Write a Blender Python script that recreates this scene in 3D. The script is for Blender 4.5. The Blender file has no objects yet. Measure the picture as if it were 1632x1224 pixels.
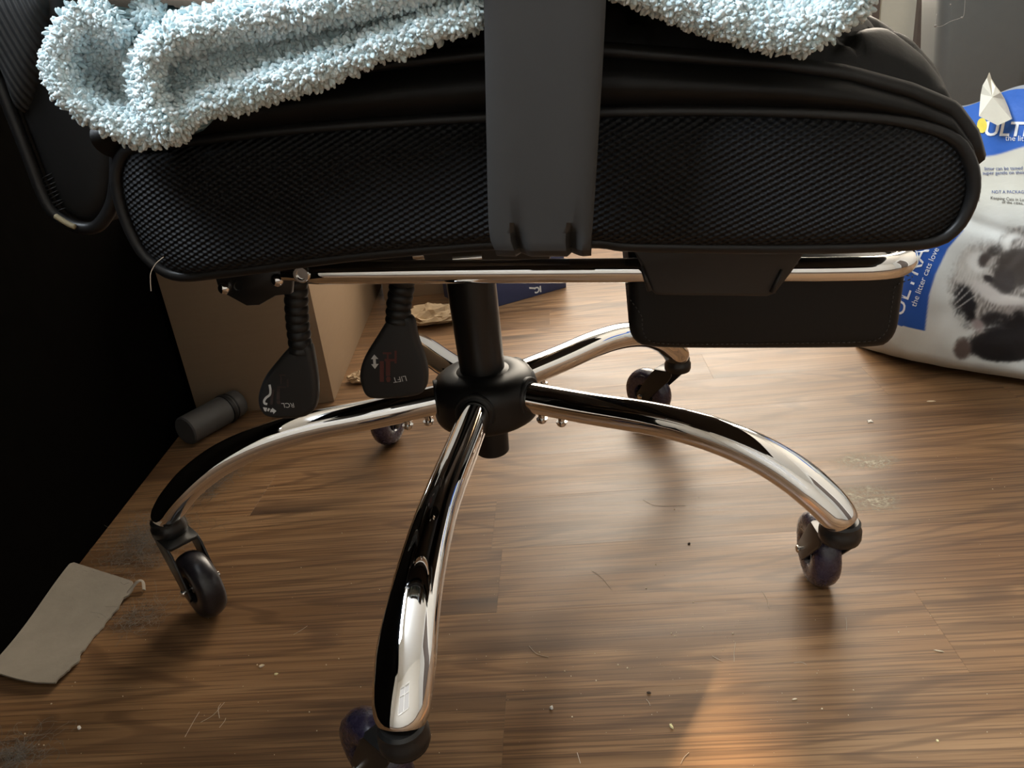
import bpy, bmesh, math, random
import numpy as np
from mathutils import Vector, Matrix, noise as mnoise

random.seed(7); np.random.seed(7)
SC = bpy.context.scene
COL = SC.collection
PI = math.pi

# ------------------------------------------------------------------ camera
CF, CX, CY, CZ, CPITCH, CROLL = 1202.74, 0.0255, -0.6433, 0.4537, 0.4112, -0.1140
cp, sp, cr, sr = math.cos(CPITCH), math.sin(CPITCH), math.cos(CROLL), math.sin(CROLL)
FW = np.array([0, cp, -sp]); RT0 = np.array([1., 0, 0]); UP0 = np.array([0, sp, cp])
RT = cr*RT0 + sr*UP0; UP = -sr*RT0 + cr*UP0; EYE = np.array([CX, CY, CZ])
cam_d = bpy.data.cameras.new('camera'); cam = bpy.data.objects.new('camera', cam_d); COL.objects.link(cam)
cam_d.sensor_width = 36.0; cam_d.lens = CF*36.0/1632.0; cam_d.clip_start = 0.01
cam.matrix_world = Matrix(((RT[0], UP[0], -FW[0], CX), (RT[1], UP[1], -FW[1], CY), (RT[2], UP[2], -FW[2], CZ), (0, 0, 0, 1)))
SC.camera = cam

# ------------------------------------------------------------------ world, sun, windows, exposure
SC.view_settings.view_transform = 'Standard'; SC.view_settings.look = 'None'
SC.view_settings.gamma = 1.0; SC.view_settings.exposure = 0.68
SC.view_settings.use_curve_mapping = False
W = bpy.data.worlds.new('world'); SC.world = W; W.use_nodes = True
W.node_tree.nodes['Background'].inputs[0].default_value = (1.0, 0.97, 0.92, 1)
W.node_tree.nodes['Background'].inputs[1].default_value = 0.45

def area(name, loc, aim, sx, sy, power, color):
    d = bpy.data.lights.new(name, 'AREA'); d.shape = 'RECTANGLE'; d.size = sx; d.size_y = sy
    d.energy = power; d.color = color
    o = bpy.data.objects.new(name, d); COL.objects.link(o); o.location = loc
    o.rotation_euler = (Vector(aim) - Vector(loc)).to_track_quat('-Z', 'Y').to_euler()
    return o
area('window_light_back', (0.95, 1.96, 1.25), (0.95, 0, 1.25), 1.7, 1.5, 60, (1.0, 0.88, 0.72))
area('window_light_side', (-1.27, -0.62, 1.65), (0.0, -0.48, 0.9), 0.95, 1.30, 100, (0.82, 0.91, 1.0))
sun_d = bpy.data.lights.new('sun', 'SUN'); sun_d.energy = 13.0; sun_d.angle = math.radians(1.5); sun_d.color = (1.0, 0.62, 0.30)
sun = bpy.data.objects.new('sun', sun_d); COL.objects.link(sun)
SUN_EL = math.radians(24.0); SUN_DX = 0.03
sun.rotation_euler = Vector((-SUN_DX*0 - 0.06, -math.cos(SUN_EL), -math.sin(SUN_EL))).to_track_quat('-Z', 'Y').to_euler()

# ------------------------------------------------------------------ helpers
PSI = math.radians(-9.0)
E_A = np.array([math.cos(PSI), math.sin(PSI), 0]); E_B = np.array([-math.sin(PSI), math.cos(PSI), 0])
def ray(px, py): return RT*(px-816)/CF - UP*(py-612)/CF + FW
def A(px, py, b):
    """seat frame (along, height) of the sight line on the upright plane at lateral distance b"""
    d = ray(px, py); t = (b - EYE @ E_B)/(d @ E_B); P = EYE + t*d
    return float(P @ E_A), float(P[2])
def FL(px, py, z=0.0):
    d = ray(px, py); t = (z-CZ)/d[2]; P = EYE + t*d
    return float(P[0]), float(P[1])

def mesh(name, verts, faces, mat=None, parent=None, smooth=True, rotz=0.0, loc=(0, 0, 0), mats=None, fmat=None):
    m = bpy.data.meshes.new(name); m.from_pydata([tuple(map(float, v)) for v in verts], [], [tuple(map(int, f)) for f in faces])
    for mm in (mats or ([mat] if mat else [])): m.materials.append(mm)
    if fmat is not None: m.polygons.foreach_set('material_index', fmat)
    if smooth: m.polygons.foreach_set('use_smooth', [True]*len(m.polygons))
    m.update()
    o = bpy.data.objects.new(name, m); COL.objects.link(o); o.location = loc; o.rotation_euler = (0, 0, rotz)
    if parent: o.parent = parent
    return o
def fix(o):
    bm = bmesh.new(); bm.from_mesh(o.data); bmesh.ops.recalc_face_normals(bm, faces=bm.faces[:]); bm.to_mesh(o.data); bm.free(); return o
def sharp(o, deg=35):
    bm = bmesh.new(); bm.from_mesh(o.data)
    for e in bm.edges:
        if len(e.link_faces) == 2 and e.calc_face_angle(0) > math.radians(deg): e.smooth = False
    bm.to_mesh(o.data); bm.free(); return o
def empty(name, loc=(0, 0, 0)):
    o = bpy.data.objects.new(name, None); COL.objects.link(o); o.location = loc; o.empty_display_size = .05; return o
def tag(o, label=None, cat=None, group=None, kind=None):
    if label: o['label'] = label
    if cat: o['category'] = cat
    if group: o['group'] = group
    if kind: o['kind'] = kind
    return o
def spline(pts, n, closed=False):
    P = np.array(pts, float); N = len(P); out = []
    if closed:
        for i in range(N):
            p0, p1, p2, p3 = P[(i-1) % N], P[i], P[(i+1) % N], P[(i+2) % N]
            for t in np.linspace(0, 1, n, endpoint=False):
                out.append(.5*((2*p1)+(-p0+p2)*t+(2*p0-5*p1+4*p2-p3)*t*t+(-p0+3*p1-3*p2+p3)*t**3))
    else:
        Q = np.vstack([2*P[0]-P[1], P, 2*P[-1]-P[-2]])
        for i in range(N-1):
            p0, p1, p2, p3 = Q[i], Q[i+1], Q[i+2], Q[i+3]
            for t in np.linspace(0, 1, n, endpoint=False):
                out.append(.5*((2*p1)+(-p0+p2)*t+(2*p0-5*p1+4*p2-p3)*t*t+(-p0+3*p1-3*p2+p3)*t**3))
        out.append(P[-1])
    return np.array(out)
def resample(P, n, closed=False):
    P = np.array(P, float)
    if closed: P = np.vstack([P, P[:1]])
    d = np.r_[0, np.cumsum(np.linalg.norm(np.diff(P, axis=0), axis=1))]
    s = np.linspace(0, d[-1], n, endpoint=not closed)
    return np.array([[np.interp(x, d, P[:, k]) for k in range(P.shape[1])] for x in s])
def tube_geo(P, r, seg=12, closed=False, caps=True, ref=(0, 0, 1), ell=None):
    P = np.array(P, float); n = len(P); R = np.full(n, r) if np.isscalar(r) else np.array(r, float)
    L = R if ell is None else np.array(ell, float)
    V, F = [], []
    ref = np.array(ref, float); prev = None
    for i in range(n):
        if closed: t = P[(i+1) % n]-P[i-1]
        else: t = P[min(i+1, n-1)]-P[max(i-1, 0)]
        t /= np.linalg.norm(t)+1e-12
        u = np.cross(t, ref) if prev is None else prev - t*(prev @ t)
        if np.linalg.norm(u) < 1e-6: u = np.cross(t, np.array([1, .3, .2]))
        u /= np.linalg.norm(u); prev = u; w = np.cross(u, t)
        for k in range(seg):
            a = 2*PI*k/seg; V.append(P[i]+u*math.cos(a)*L[i]+w*math.sin(a)*R[i])
    m = n if closed else n-1
    for i in range(m):
        for k in range(seg):
            a, b = i*seg+k, i*seg+(k+1) % seg; c, d = ((i+1) % n)*seg+(k+1) % seg, ((i+1) % n)*seg+k
            F.append((a, b, c, d))
    if caps and not closed:
        F.append(tuple(range(seg))[::-1]); F.append(tuple((n-1)*seg+k for k in range(seg)))
    return V, F
def tube(name, P, r, mat, parent=None, **k):
    rotz = k.pop('rotz', 0.0); V, F = tube_geo(P, r, **k); return sharp(mesh(name, V, F, mat, parent, rotz=rotz), 60)
def lathe_geo(prof, seg=32, M=None):
    """prof: (radius, height) list about local Z, closed at both ends where radius is 0"""
    V, F = [], []
    for (r, z) in prof:
        for k in range(seg):
            a = 2*PI*k/seg; V.append((r*math.cos(a), r*math.sin(a), z))
    for i in range(len(prof)-1):
        for k in range(seg):
            F.append((i*seg+k, i*seg+(k+1) % seg, (i+1)*seg+(k+1) % seg, (i+1)*seg+k))
    F.append(tuple(range(seg))[::-1]); F.append(tuple((len(prof)-1)*seg+k for k in range(seg)))
    if M is not None: V = [tuple(M @ Vector(v)) for v in V]
    return V, F
def lathe(name, prof, mat, parent=None, seg=32, M=None, deg=35, rotz=0.0):
    V, F = lathe_geo(prof, seg, M); return sharp(mesh(name, V, F, mat, parent, rotz=rotz), deg)
def prism_geo(poly, b0, b1, bev=0.0, nb=2):
    """polygon in (a, z) extruded from b0 (near) to b1, near and far rims rounded"""
    P = np.array(poly, float); n = len(P)
    area2 = sum(P[i-1][0]*P[i][1]-P[i][0]*P[i-1][1] for i in range(n))
    if area2 < 0: P = P[::-1]
    T = np.roll(P, -1, 0)-np.roll(P, 1, 0); T /= (np.linalg.norm(T, axis=1, keepdims=True)+1e-12)
    N = np.c_[T[:, 1], -T[:, 0]]
    rings = []
    if bev > 0:
        for i in range(nb+1):
            th = PI/2*i/nb; rings.append((P-N*bev*(1-math.sin(th)), b0+bev*(1-math.cos(th))))
        for i in range(nb, -1, -1):
            th = PI/2*i/nb; rings.append((P-N*bev*(1-math.sin(th)), b1-bev*(1-math.cos(th))))
    else: rings = [(P, b0), (P, b1)]
    V, F = [], []
    for Q, b in rings:
        for q in Q: V.append((q[0], b, q[1]))
    for i in range(len(rings)-1):
        for k in range(n): F.append((i*n+k, i*n+(k+1) % n, (i+1)*n+(k+1) % n, (i+1)*n+k))
    F.append(tuple(range(n))[::-1]); F.append(tuple((len(rings)-1)*n+k for k in range(n)))
    return V, F
def prism(name, poly, b0, b1, mat, parent=None, bev=0.0, nb=2, rotz=PSI, deg=40):
    V, F = prism_geo(poly, b0, b1, bev, nb); return sharp(fix(mesh(name, V, F, mat, parent, rotz=rotz)), deg)
def box_geo(c, s):
    x, y, z = c; a, b, d = s[0]/2, s[1]/2, s[2]/2
    V = [(x+i*a, y+j*b, z+k*d) for k in (-1, 1) for j in (-1, 1) for i in (-1, 1)]
    F = [(0, 2, 3, 1), (4, 5, 7, 6), (0, 1, 5, 4), (2, 6, 7, 3), (0, 4, 6, 2), (1, 3, 7, 5)]
    return V, F
def box(name, c, s, mat, parent=None, bev=0.0, rotz=0.0, seg=2):
    V, F = box_geo(c, s); o = mesh(name, V, F, mat, parent, smooth=bev > 0, rotz=rotz)
    if bev:
        bm = bmesh.new(); bm.from_mesh(o.data)
        bmesh.ops.bevel(bm, geom=bm.edges[:], offset=bev, segments=seg, affect='EDGES', profile=.5); bm.to_mesh(o.data); bm.free(); sharp(o, 40)
        o.data.polygons.foreach_set('use_smooth', [True]*len(o.data.polygons))
    return o
class Join:
    def __init__(s): s.V, s.F = [], []
    def add(s, g):
        n = len(s.V); s.V += [tuple(map(float, v)) for v in g[0]]; s.F += [tuple(i+n for i in f) for f in g[1]]
def text_geo(body, size, thick=0.0, bold=0.0):
    c = bpy.data.curves.new('lettering', 'FONT'); c.body = body; c.size = size; c.align_x = 'CENTER'; c.align_y = 'CENTER'; c.extrude = thick; c.resolution_u = 3; c.offset = bold
    o = bpy.data.objects.new('lettering', c); COL.objects.link(o)
    dg = bpy.context.evaluated_depsgraph_get(); m = bpy.data.meshes.new_from_object(o.evaluated_get(dg))
    V = [tuple(v.co) for v in m.vertices]; F = [tuple(p.vertices) for p in m.polygons]
    bpy.data.objects.remove(o); bpy.data.curves.remove(c); bpy.data.meshes.remove(m)
    return V, F

# ------------------------------------------------------------------ materials
class NT:
    def __init__(s, name):
        s.m = bpy.data.materials.new(name); s.m.use_nodes = True; s.t = s.m.node_tree; s.b = s.t.nodes['Principled BSDF']
    def n(s, typ, **kw):
        nd = s.t.nodes.new(typ)
        for k, v in kw.items(): setattr(nd, k, v)
        return nd
    def l(s, a, b): s.t.links.new(a, b)
    def math(s, op, a, b=None, c=None):
        nd = s.n('ShaderNodeMath', operation=op)
        for i, v in enumerate((a, b, c)):
            if v is None: continue
            if isinstance(v, (int, float)): nd.inputs[i].default_value = v
            else: s.l(v, nd.inputs[i])
        return nd.outputs[0]
    def mix(s, f, a, b, blend='MIX'):
        nd = s.n('ShaderNodeMix', data_type='RGBA', blend_type=blend)
        for sock, v in ((nd.inputs[0], f), (nd.inputs[6], a), (nd.inputs[7], b)):
            if isinstance(v, (int, float)): sock.default_value = v
            elif isinstance(v, (tuple, list)): sock.default_value = (*v[:3], 1)
            else: s.l(v, sock)
        return nd.outputs[2]
    def noise(s, vec, scale, detail=3, rough=.5, dist=0.0):
        nd = s.n('ShaderNodeTexNoise'); nd.inputs['Scale'].default_value = scale; nd.inputs['Detail'].default_value = detail
        nd.inputs['Roughness'].default_value = rough; nd.inputs['Distortion'].default_value = dist
        if vec is not None: s.l(vec, nd.inputs['Vector'])
        return nd.outputs[0]
    def ramp(s, f, stops):
        nd = s.n('ShaderNodeValToRGB'); s.l(f, nd.inputs[0]); el = nd.color_ramp.elements
        while len(el) < len(stops): el.new(.5)
        for e, (p, c) in zip(el, stops): e.position = p; e.color = (*c[:3], 1) if not isinstance(c, (int, float)) else (c, c, c, 1)
        return nd.outputs[0]
    def bump(s, h, strength=.3, dist=.001):
        nd = s.n('ShaderNodeBump'); nd.inputs['Strength'].default_value = strength; nd.inputs['Distance'].default_value = dist
        s.l(h, nd.inputs['Height']); s.l(nd.outputs[0], s.b.inputs['Normal'])
    def mapping(s, vec, rot=(0, 0, 0), scale=(1, 1, 1), loc=(0, 0, 0)):
        nd = s.n('ShaderNodeMapping'); nd.inputs['Rotation'].default_value = rot; nd.inputs['Scale'].default_value = scale; nd.inputs['Location'].default_value = loc
        s.l(vec, nd.inputs[0]); return nd.outputs[0]
    def obj(s): return s.n('ShaderNodeTexCoord').outputs['Object']
    def set(s, **k):
        for kk, v in k.items():
            key = kk.replace('_', ' ')
            s.b.inputs[key].default_value = (*v, 1) if isinstance(v, tuple) and len(v) == 3 else v
        return s
def plain(name, col, rough=.5, metal=0.0, bump=None, spec=.5, var=0.12, **k):
    t = NT(name); t.set(Roughness=rough, Metallic=metal, **k); t.b.inputs['Specular IOR Level'].default_value = spec
    n = t.noise(t.obj(), 60, 4)
    c = t.mix(n, tuple(x*(1-var) for x in col), tuple(x*(1+var) for x in col)); t.l(c, t.b.inputs['Base Color'])
    if bump: t.bump(t.noise(t.obj(), bump[0], 5, .6), bump[1], bump[2])
    return t.m

M = {}
M['chrome'] = plain('chrome', (.88, .87, .86), .035, 1.0, var=.01)
M['steel'] = plain('bright_steel', (.75, .74, .72), .16, 1.0, var=.03)
M['leather'] = plain('black_leather', (.0065, .0063, .006), .47, bump=(420, .18, .0006), spec=.28)
M['leather_soft'] = plain('black_pad_leather', (.0065, .0062, .006), .5, bump=(500, .15, .0005), spec=.34)
M['piping'] = plain('black_piping', (.009, .0085, .0085), .40, spec=.38)
M['plastic'] = plain('black_moulded_plastic', (.024, .0225, .021), .46, bump=(900, .06, .0003), spec=.5)
M['plastic_dark'] = plain('black_satin_plastic', (.010, .0095, .009), .42, spec=.4)
M['paddle'] = plain('charcoal_lever_plastic', (.020, .020, .020), .48, bump=(1200, .08, .0003), spec=.5)
M['rubber'] = plain('black_ribbed_rubber', (.009, .009, .009), .45, spec=.45)
M['steel_black'] = plain('black_painted_steel', (.012, .0115, .011), .33, spec=.5)
M['stitch'] = plain('grey_thread', (.05, .05, .05), .7)
M['white_print'] = plain('white_print', (.62, .62, .60), .6, var=.1)
M['red_print'] = plain('faded_red_print', (.11, .030, .024), .6, var=.35)
M['red_faint'] = plain('worn_red_print', (.050, .032, .029), .6, var=.35)
M['card_plain'] = plain('brown_paper', (.40, .32, .23), .8, bump=(140, .3, .001), spec=.2)
M['worn_edge'] = plain('worn_piping_core', (.30, .25, .15), .7, var=.4)

t = NT('wheel_polyurethane'); t.set(Roughness=.18, Base_Color=(.050, .036, .075)); t.b.inputs['Coat Weight'].default_value = .4
sc = t.noise(t.obj(), 300, 4, .7); t.l(t.ramp(sc, [(.0, (.022, .017, .038)), (.66, (.032, .025, .050)), (.78, (.06, .052, .08)), (.90, (.20, .19, .21))]), t.b.inputs['Base Color'])
t.l(t.ramp(sc, [(.3, .12), (.8, .5)]), t.b.inputs['Roughness']); M['wheel'] = t.m
t = NT('wheel_shaded_polyurethane'); t.set(Roughness=.3)  # purple wheel again, darker in colour because the left one stands in shade
t.l(t.ramp(t.noise(t.obj(), 200, 4), [(.3, (.010, .009, .011)), (.8, (.028, .025, .030))]), t.b.inputs['Base Color']); M['wheel_shaded'] = t.m

# mesh upholstery: slanted rows of little beads with holes between
t = NT('black_mesh_fabric'); co = t.obj()
mp = t.n('ShaderNodeSeparateXYZ'); t.l(co, mp.inputs[0])
ang = math.radians(24)
u = t.math('ADD', t.math('MULTIPLY', mp.outputs[0], math.cos(ang)), t.math('MULTIPLY', mp.outputs[2], math.sin(ang)))
v = t.math('SUBTRACT', t.math('MULTIPLY', mp.outputs[2], math.cos(ang)), t.math('MULTIPLY', mp.outputs[0], math.sin(ang)))
row = t.math('MULTIPLY', v, 2*PI/.0026)
sv = t.math('SINE', row)
su = t.math('SINE', t.math('ADD', t.math('MULTIPLY', u, 2*PI/.0031), t.math('MULTIPLY', v, PI/.0026)))
h = t.math('ADD', t.math('MULTIPLY', sv, .6), t.math('MULTIPLY', su, .4))
c = t.ramp(t.math('ADD', t.math('MULTIPLY', h, .5), .5), [(.1, (.002, .002, .0025)), (.45, (.0075, .008, .009)), (.9, (.020, .0215, .0245))])
t.l(c, t.b.inputs['Base Color']); t.set(Roughness=.62); t.b.inputs['Specular IOR Level'].default_value = .24
t.bump(h, .9, .0012); M['mesh_fabric'] = t.m
t = NT('black_wing_fabric'); co = t.obj(); sx = t.n('ShaderNodeSeparateXYZ'); t.l(co, sx.inputs[0])
hh = t.math('SINE', t.math('MULTIPLY', t.math('ADD', sx.outputs[0], t.math('MULTIPLY', sx.outputs[2], .28)), 2*PI/.0036))
t.l(t.ramp(t.math('ADD', t.math('MULTIPLY', hh, .5), .5), [(.1, (.008, .008, .008)), (.9, (.02, .02, .02))]), t.b.inputs['Base Color']); t.set(Roughness=.6)
t.bump(hh, .5, .001); M['wing_fabric'] = t.m

# plush
t = NT('pale_blue_plush'); g = t.n('ShaderNodeNewGeometry')
rnd = t.n('ShaderNodeAttribute'); rnd.attribute_name = 'shade'
nz = t.noise(t.obj(), 45, 3)
c = t.mix(nz, (.56, .75, .80), (.74, .87, .90)); c = t.mix(rnd.outputs['Fac'], c, (.90, .94, .94))
t.l(c, t.b.inputs['Base Color']); t.set(Roughness=.85); t.b.inputs['Specular IOR Level'].default_value = .2
t.b.inputs['Sheen Weight'].default_value = .35; t.b.inputs['Sheen Roughness'].default_value = .4
M['plush'] = t.m
t = NT('pale_blue_plush_ground'); t.l(t.mix(t.noise(t.obj(), 150, 4), (.36, .54, .59), (.48, .66, .70)), t.b.inputs['Base Color']); t.set(Roughness=.9)
t.b.inputs['Specular IOR Level'].default_value = .1; M['plush_ground'] = t.m

# walnut laminate; grain runs along the boards
PLANK_TH = -0.0886
t = NT('walnut_laminate'); g = t.n('ShaderNodeNewGeometry'); oi = t.n('ShaderNodeObjectInfo')
cd = t.mapping(g.outputs['Position'], rot=(0, 0, -PLANK_TH))
sh = t.n('ShaderNodeCombineXYZ'); t.l(t.math('MULTIPLY', oi.outputs['Random'], 37.0), sh.inputs[0]); t.l(t.math('MULTIPLY', oi.outputs['Random'], 11.0), sh.inputs[2])
va = t.n('ShaderNodeVectorMath', operation='ADD'); t.l(cd, va.inputs[0]); t.l(sh.outputs[0], va.inputs[1]); cd = va.outputs[0]
big = t.noise(t.mapping(cd, scale=(1.5, 9.5, 1)), 1.0, 1.5, .5, .25)         # broad figure
loops = t.math('SINE', t.math('ADD', t.math('MULTIPLY', big, 88.0), t.math('MULTIPLY', t.noise(t.mapping(cd, scale=(5, 60, 1)), 1.0, 2), 4.0)))   # nested cathedral lines
fib = t.noise(t.mapping(cd, scale=(6, 430, 1)), 1.0, 3, .65)                # fibres
fib2 = t.noise(t.mapping(cd, scale=(2.2, 85, 1)), 1.0, 3, .6)
knot = t.noise(t.mapping(cd, scale=(3.2, 17, 1), loc=(3, 5, 0)), 1.0, 1, .4)
base = t.ramp(t.math('ADD', t.math('MULTIPLY', fib2, .6), t.math('MULTIPLY', big, .4)), [(.28, (.150, .077, .035)), (.48, (.215, .117, .054)), (.72, (.315, .186, .092))])
base = t.mix(t.math('MULTIPLY', t.ramp(t.math('ADD', t.math('MULTIPLY', loops, .5), .5), [(.02, 1.0), (.30, 0.0)]), .48), base, (.072, .037, .019))
base = t.mix(t.math('MULTIPLY', t.ramp(fib, [(.40, 1.0), (.52, 0.0)]), .62), base, (.064, .032, .016))
base = t.mix(t.ramp(knot, [(.66, 0.0), (.78, .85)]), base, (.050, .028, .017))
tone = t.math('ADD', t.math('MULTIPLY', oi.outputs['Random'], .26), .87)
vm = t.n('ShaderNodeVectorMath', operation='SCALE'); t.l(base, vm.inputs[0]); t.l(tone, vm.inputs['Scale'])
t.l(vm.outputs[0], t.b.inputs['Base Color'])
t.l(t.ramp(t.noise(t.mapping(cd, scale=(6, 30, 1)), 1.0, 3), [(.3, .34), (.7, .44)]), t.b.inputs['Roughness'])
t.b.inputs['Specular IOR Level'].default_value = .30
t.bump(fib, .10, .0006); M['plank'] = t.m
M['subfloor'] = plain('dark_joint', (.07, .042, .025), .9)

t = NT('cardboard'); co = t.obj()
f = t.noise(t.mapping(co, scale=(6, 6, 60)), 4, 4); n2 = t.noise(co, 30, 4)
t.l(t.mix(n2, t.mix(f, (.27, .185, .115), (.33, .23, .145)), (.30, .21, .13)), t.b.inputs['Base Color']); t.set(Roughness=.8)
t.b.inputs['Specular IOR Level'].default_value = .2; t.bump(n2, .2, .001); M['cardboard'] = t.m
M['card_torn'] = plain('grey_brown_torn_card', (.27, .235, .19), .75, bump=(200, .25, .0008), spec=.25, var=.15)
M['navy'] = plain('navy_card', (.030, .042, .105), .45, var=.15)
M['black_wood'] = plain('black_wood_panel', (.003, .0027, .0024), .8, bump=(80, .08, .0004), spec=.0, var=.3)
M['wall'] = plain('warm_white_wall_paint', (.54, .52, .48), .8, bump=(120, .08, .001), spec=.2, var=.03)
M['ceiling'] = plain('white_ceiling_paint', (.78, .77, .74), .85, spec=.2, var=.02)
M['beige'] = plain('beige_painted_board', (.50, .47, .38), .6, var=.05)
M['brown_trim'] = plain('dark_brown_trim', (.10, .075, .06), .5, var=.15)
M['white_trim'] = plain('white_trim', (.70, .69, .66), .45, var=.03)
M['grey_steel'] = plain('grey_satin_bin', (.105, .108, .102), .40, .30, var=.06)
M['canister'] = plain('grey_canister_plastic', (.075, .072, .069), .5, var=.08)
M['dust'] = plain('grey_dust_fibres', (.24, .22, .195), .9, spec=.05, var=.3)
M['crumb'] = plain('pale_crumb', (.72, .60, .43), .8, spec=.2, var=.2)
M['crumb_yellow'] = plain('pale_yellow_crumb', (.75, .66, .36), .7, spec=.2, var=.2)
M['crumb_white'] = plain('white_grain', (.85, .82, .76), .7, spec=.2, var=.1)
M['crumb_dark'] = plain('dark_speck', (.05, .035, .025), .7, spec=.2, var=.2)
M['hair'] = plain('pale_hair', (.62, .53, .42), .5, spec=.4, var=.15)
M['paper_crumple'] = plain('crumpled_kraft_paper', (.50, .37, .23), .8, bump=(90, .35, .002), spec=.2, var=.2)
t = NT('dried_residue_film'); t.set(Roughness=.7)
n1 = t.noise(t.obj(), 170, 5, .7); n3 = t.noise(t.obj(), 55, 3, .6)
at = t.n('ShaderNodeAttribute'); at.attribute_name = 'film'
t.l(t.ramp(n1, [(.35, (.33, .28, .20)), (.7, (.58, .54, .43))]), t.b.inputs['Base Color'])
t.l(t.math('MULTIPLY', t.math('MULTIPLY', t.ramp(n1, [(.36, 0.0), (.60, .85)]), t.ramp(n3, [(.30, .2), (.55, 1.0)])), at.outputs['Fac']), t.b.inputs['Alpha']); M['residue'] = t.m
t = NT('printed_bag_plastic'); a = t.n('ShaderNodeAttribute'); a.attribute_name = 'print'; t.l(a.outputs['Color'], t.b.inputs['Base Color'])
t.set(Roughness=.5); t.b.inputs['Specular IOR Level'].default_value = .22; t.bump(t.noise(t.obj(), 35, 4, .6), .35, .003); M['bag'] = t.m
M['bag_white'] = plain('white_bag_lettering', (.80, .82, .84), .45, var=.03)
M['bag_blue_ink'] = plain('blue_bag_lettering', (.05, .10, .30), .45, var=.03)
M['bag_black_ink'] = plain('dark_bag_lettering', (.06, .055, .05), .45, var=.03)
M['bag_yellow'] = plain('yellow_badge_print', (.72, .58, .06), .45, var=.2)
M['bag_lining'] = plain('cream_bag_paper', (.74, .70, .58), .7, bump=(80, .4, .002), spec=.25, var=.08)
t = NT('clear_film'); t.set(Roughness=.2, Base_Color=(.8, .8, .78)); t.b.inputs['Alpha'].default_value = .45; M['film'] = t.m

# ------------------------------------------------------------------ the room
RX0, RX1, RY0, RY1, RZ = -1.3, 2.4, -2.4, 2.0, 2.45
floor = mesh('floor', *box_geo(((RX0+RX1)/2, (RY0+RY1)/2, -.012), (RX1-RX0, RY1-RY0, .016)), M['subfloor'], smooth=False)
tag(floor, kind='structure', label='walnut brown laminate floor of narrow boards')
PD = np.array([math.cos(PLANK_TH), math.sin(PLANK_TH)]); PN = np.array([-math.sin(PLANK_TH), math.cos(PLANK_TH)])
PITCH, N0, GAP, PT = .0935, -.2000, .00003, .004
def plank(s0, s1, n0, n1):
    s0 += GAP; s1 -= GAP; n0 += GAP; n1 -= GAP; bv = .00008
    V, F = [], []
    for (d, z) in ((0, -PT), (0, -bv), (bv, 0)):
        for (s, n) in ((s0+d, n0+d), (s1-d, n0+d), (s1-d, n1-d), (s0+d, n1-d)):
            q = PD*s+PN*n; V.append((q[0], q[1], z))
    for i in range(2):
        for k in range(4): F.append((i*4+k, i*4+(k+1) % 4, i*4+4+(k+1) % 4, i*4+4+k))
    F.append((8, 9, 10, 11))
    mesh('plank', V, F, M['plank'], floor, smooth=False)
rr = random.Random(11)
known = {-1: .0114, 1: -.0020, 5: .486}
for k in range(-9, 22):
    n0 = N0+k*PITCH; n1 = n0+PITCH; start = known.get(k)
    L = rr.uniform(.75, 1.05); x0 = start if start is not None else rr.uniform(-.5, .8)
    if k == 0: x0 = -.62
    if k == 2: x0 = .93
    if k == 3: x0 = -.30
    if k == 4: x0 = -.42
    xs = [x0]
    while xs[0] > -1.1: xs.insert(0, xs[0]-rr.uniform(.75, 1.05))
    while xs[-1] < 2.1: xs.append(xs[-1]+rr.uniform(.75, 1.05))
    for a, b in zip(xs[:-1], xs[1:]):
        mid = PD*(a+b)/2+PN*(n0+n1)/2
        if RX0+.1 < mid[0] < RX1-.1 and RY0+1.2 < mid[1] < RY1-.05: plank(max(a, -1.25), min(b, 2.2), n0, n1)

def wall(name, c, s, mat='wall', label=None): return tag(box(name, c, s, M[mat]), kind='structure', label=label)
WH = RZ/2
wall('wall_left', (RX0-.05, (RY0+RY1)/2, WH), (.1, RY1-RY0+.2, RZ))
wall('wall_right', (RX1+.05, (RY0+RY1)/2, WH), (.1, RY1-RY0+.2, RZ))
Jf = Join(); FX0, FX1, FZ0, FZ1 = -.75, .55, 1.05, 2.1
for x0, x1, z0, z1 in ((RX0, FX0, 0, RZ), (FX1, RX1, 0, RZ), (FX0, FX1, 0, FZ0), (FX0, FX1, FZ1, RZ)): Jf.add(box_geo(((x0+x1)/2, RY0-.05, (z0+z1)/2), (x1-x0, .1, z1-z0)))
tag(mesh('wall_front', Jf.V, Jf.F, M['wall'], smooth=False), kind='structure')
wf_ = tag(empty('window_1', (0, RY0, 0)), kind='structure')
for c, sz in (((FX0+.02, 0, 1.575), (.05, .06, 1.05)), ((FX1-.02, 0, 1.575), (.05, .06, 1.05)), ((-.10, 0, 1.575), (.06, .06, 1.05)), ((-.10, 0, FZ0+.02), (1.3, .06, .05)), ((-.10, 0, FZ1-.02), (1.3, .06, .05)), ((-.10, 0, 1.70), (1.3, .05, .035))): box('window_frame', c, sz, M['white_trim'], wf_)
wl_ = tag(empty('window_2', (RX0, -.62, 0)), kind='structure')
for c, sz in (((.045, -.51, 1.6), (.04, .06, 1.32)), ((.045, .51, 1.6), (.04, .06, 1.32)), ((.045, 0, 1.6), (.04, .05, 1.26)), ((.045, 0, .97), (.06, 1.08, .06)), ((.045, 0, 2.23), (.04, 1.08, .06)), ((.045, 0, 1.75), (.03, 1.0, .035))): box('window_frame', c, sz, M['white_trim'], wl_)
wk_ = tag(empty('window_3', (.95, RY1, 0)), kind='structure')
for c, sz in (((-.88, -.05, 1.25), (.06, .04, 1.62)), ((.88, -.05, 1.25), (.06, .04, 1.62)), ((0, -.05, 1.25), (.05, .04, 1.5)), ((0, -.05, .47), (1.8, .06, .06)), ((0, -.05, 2.03), (1.8, .04, .06))): box('window_frame', c, sz, M['white_trim'], wk_)
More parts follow.
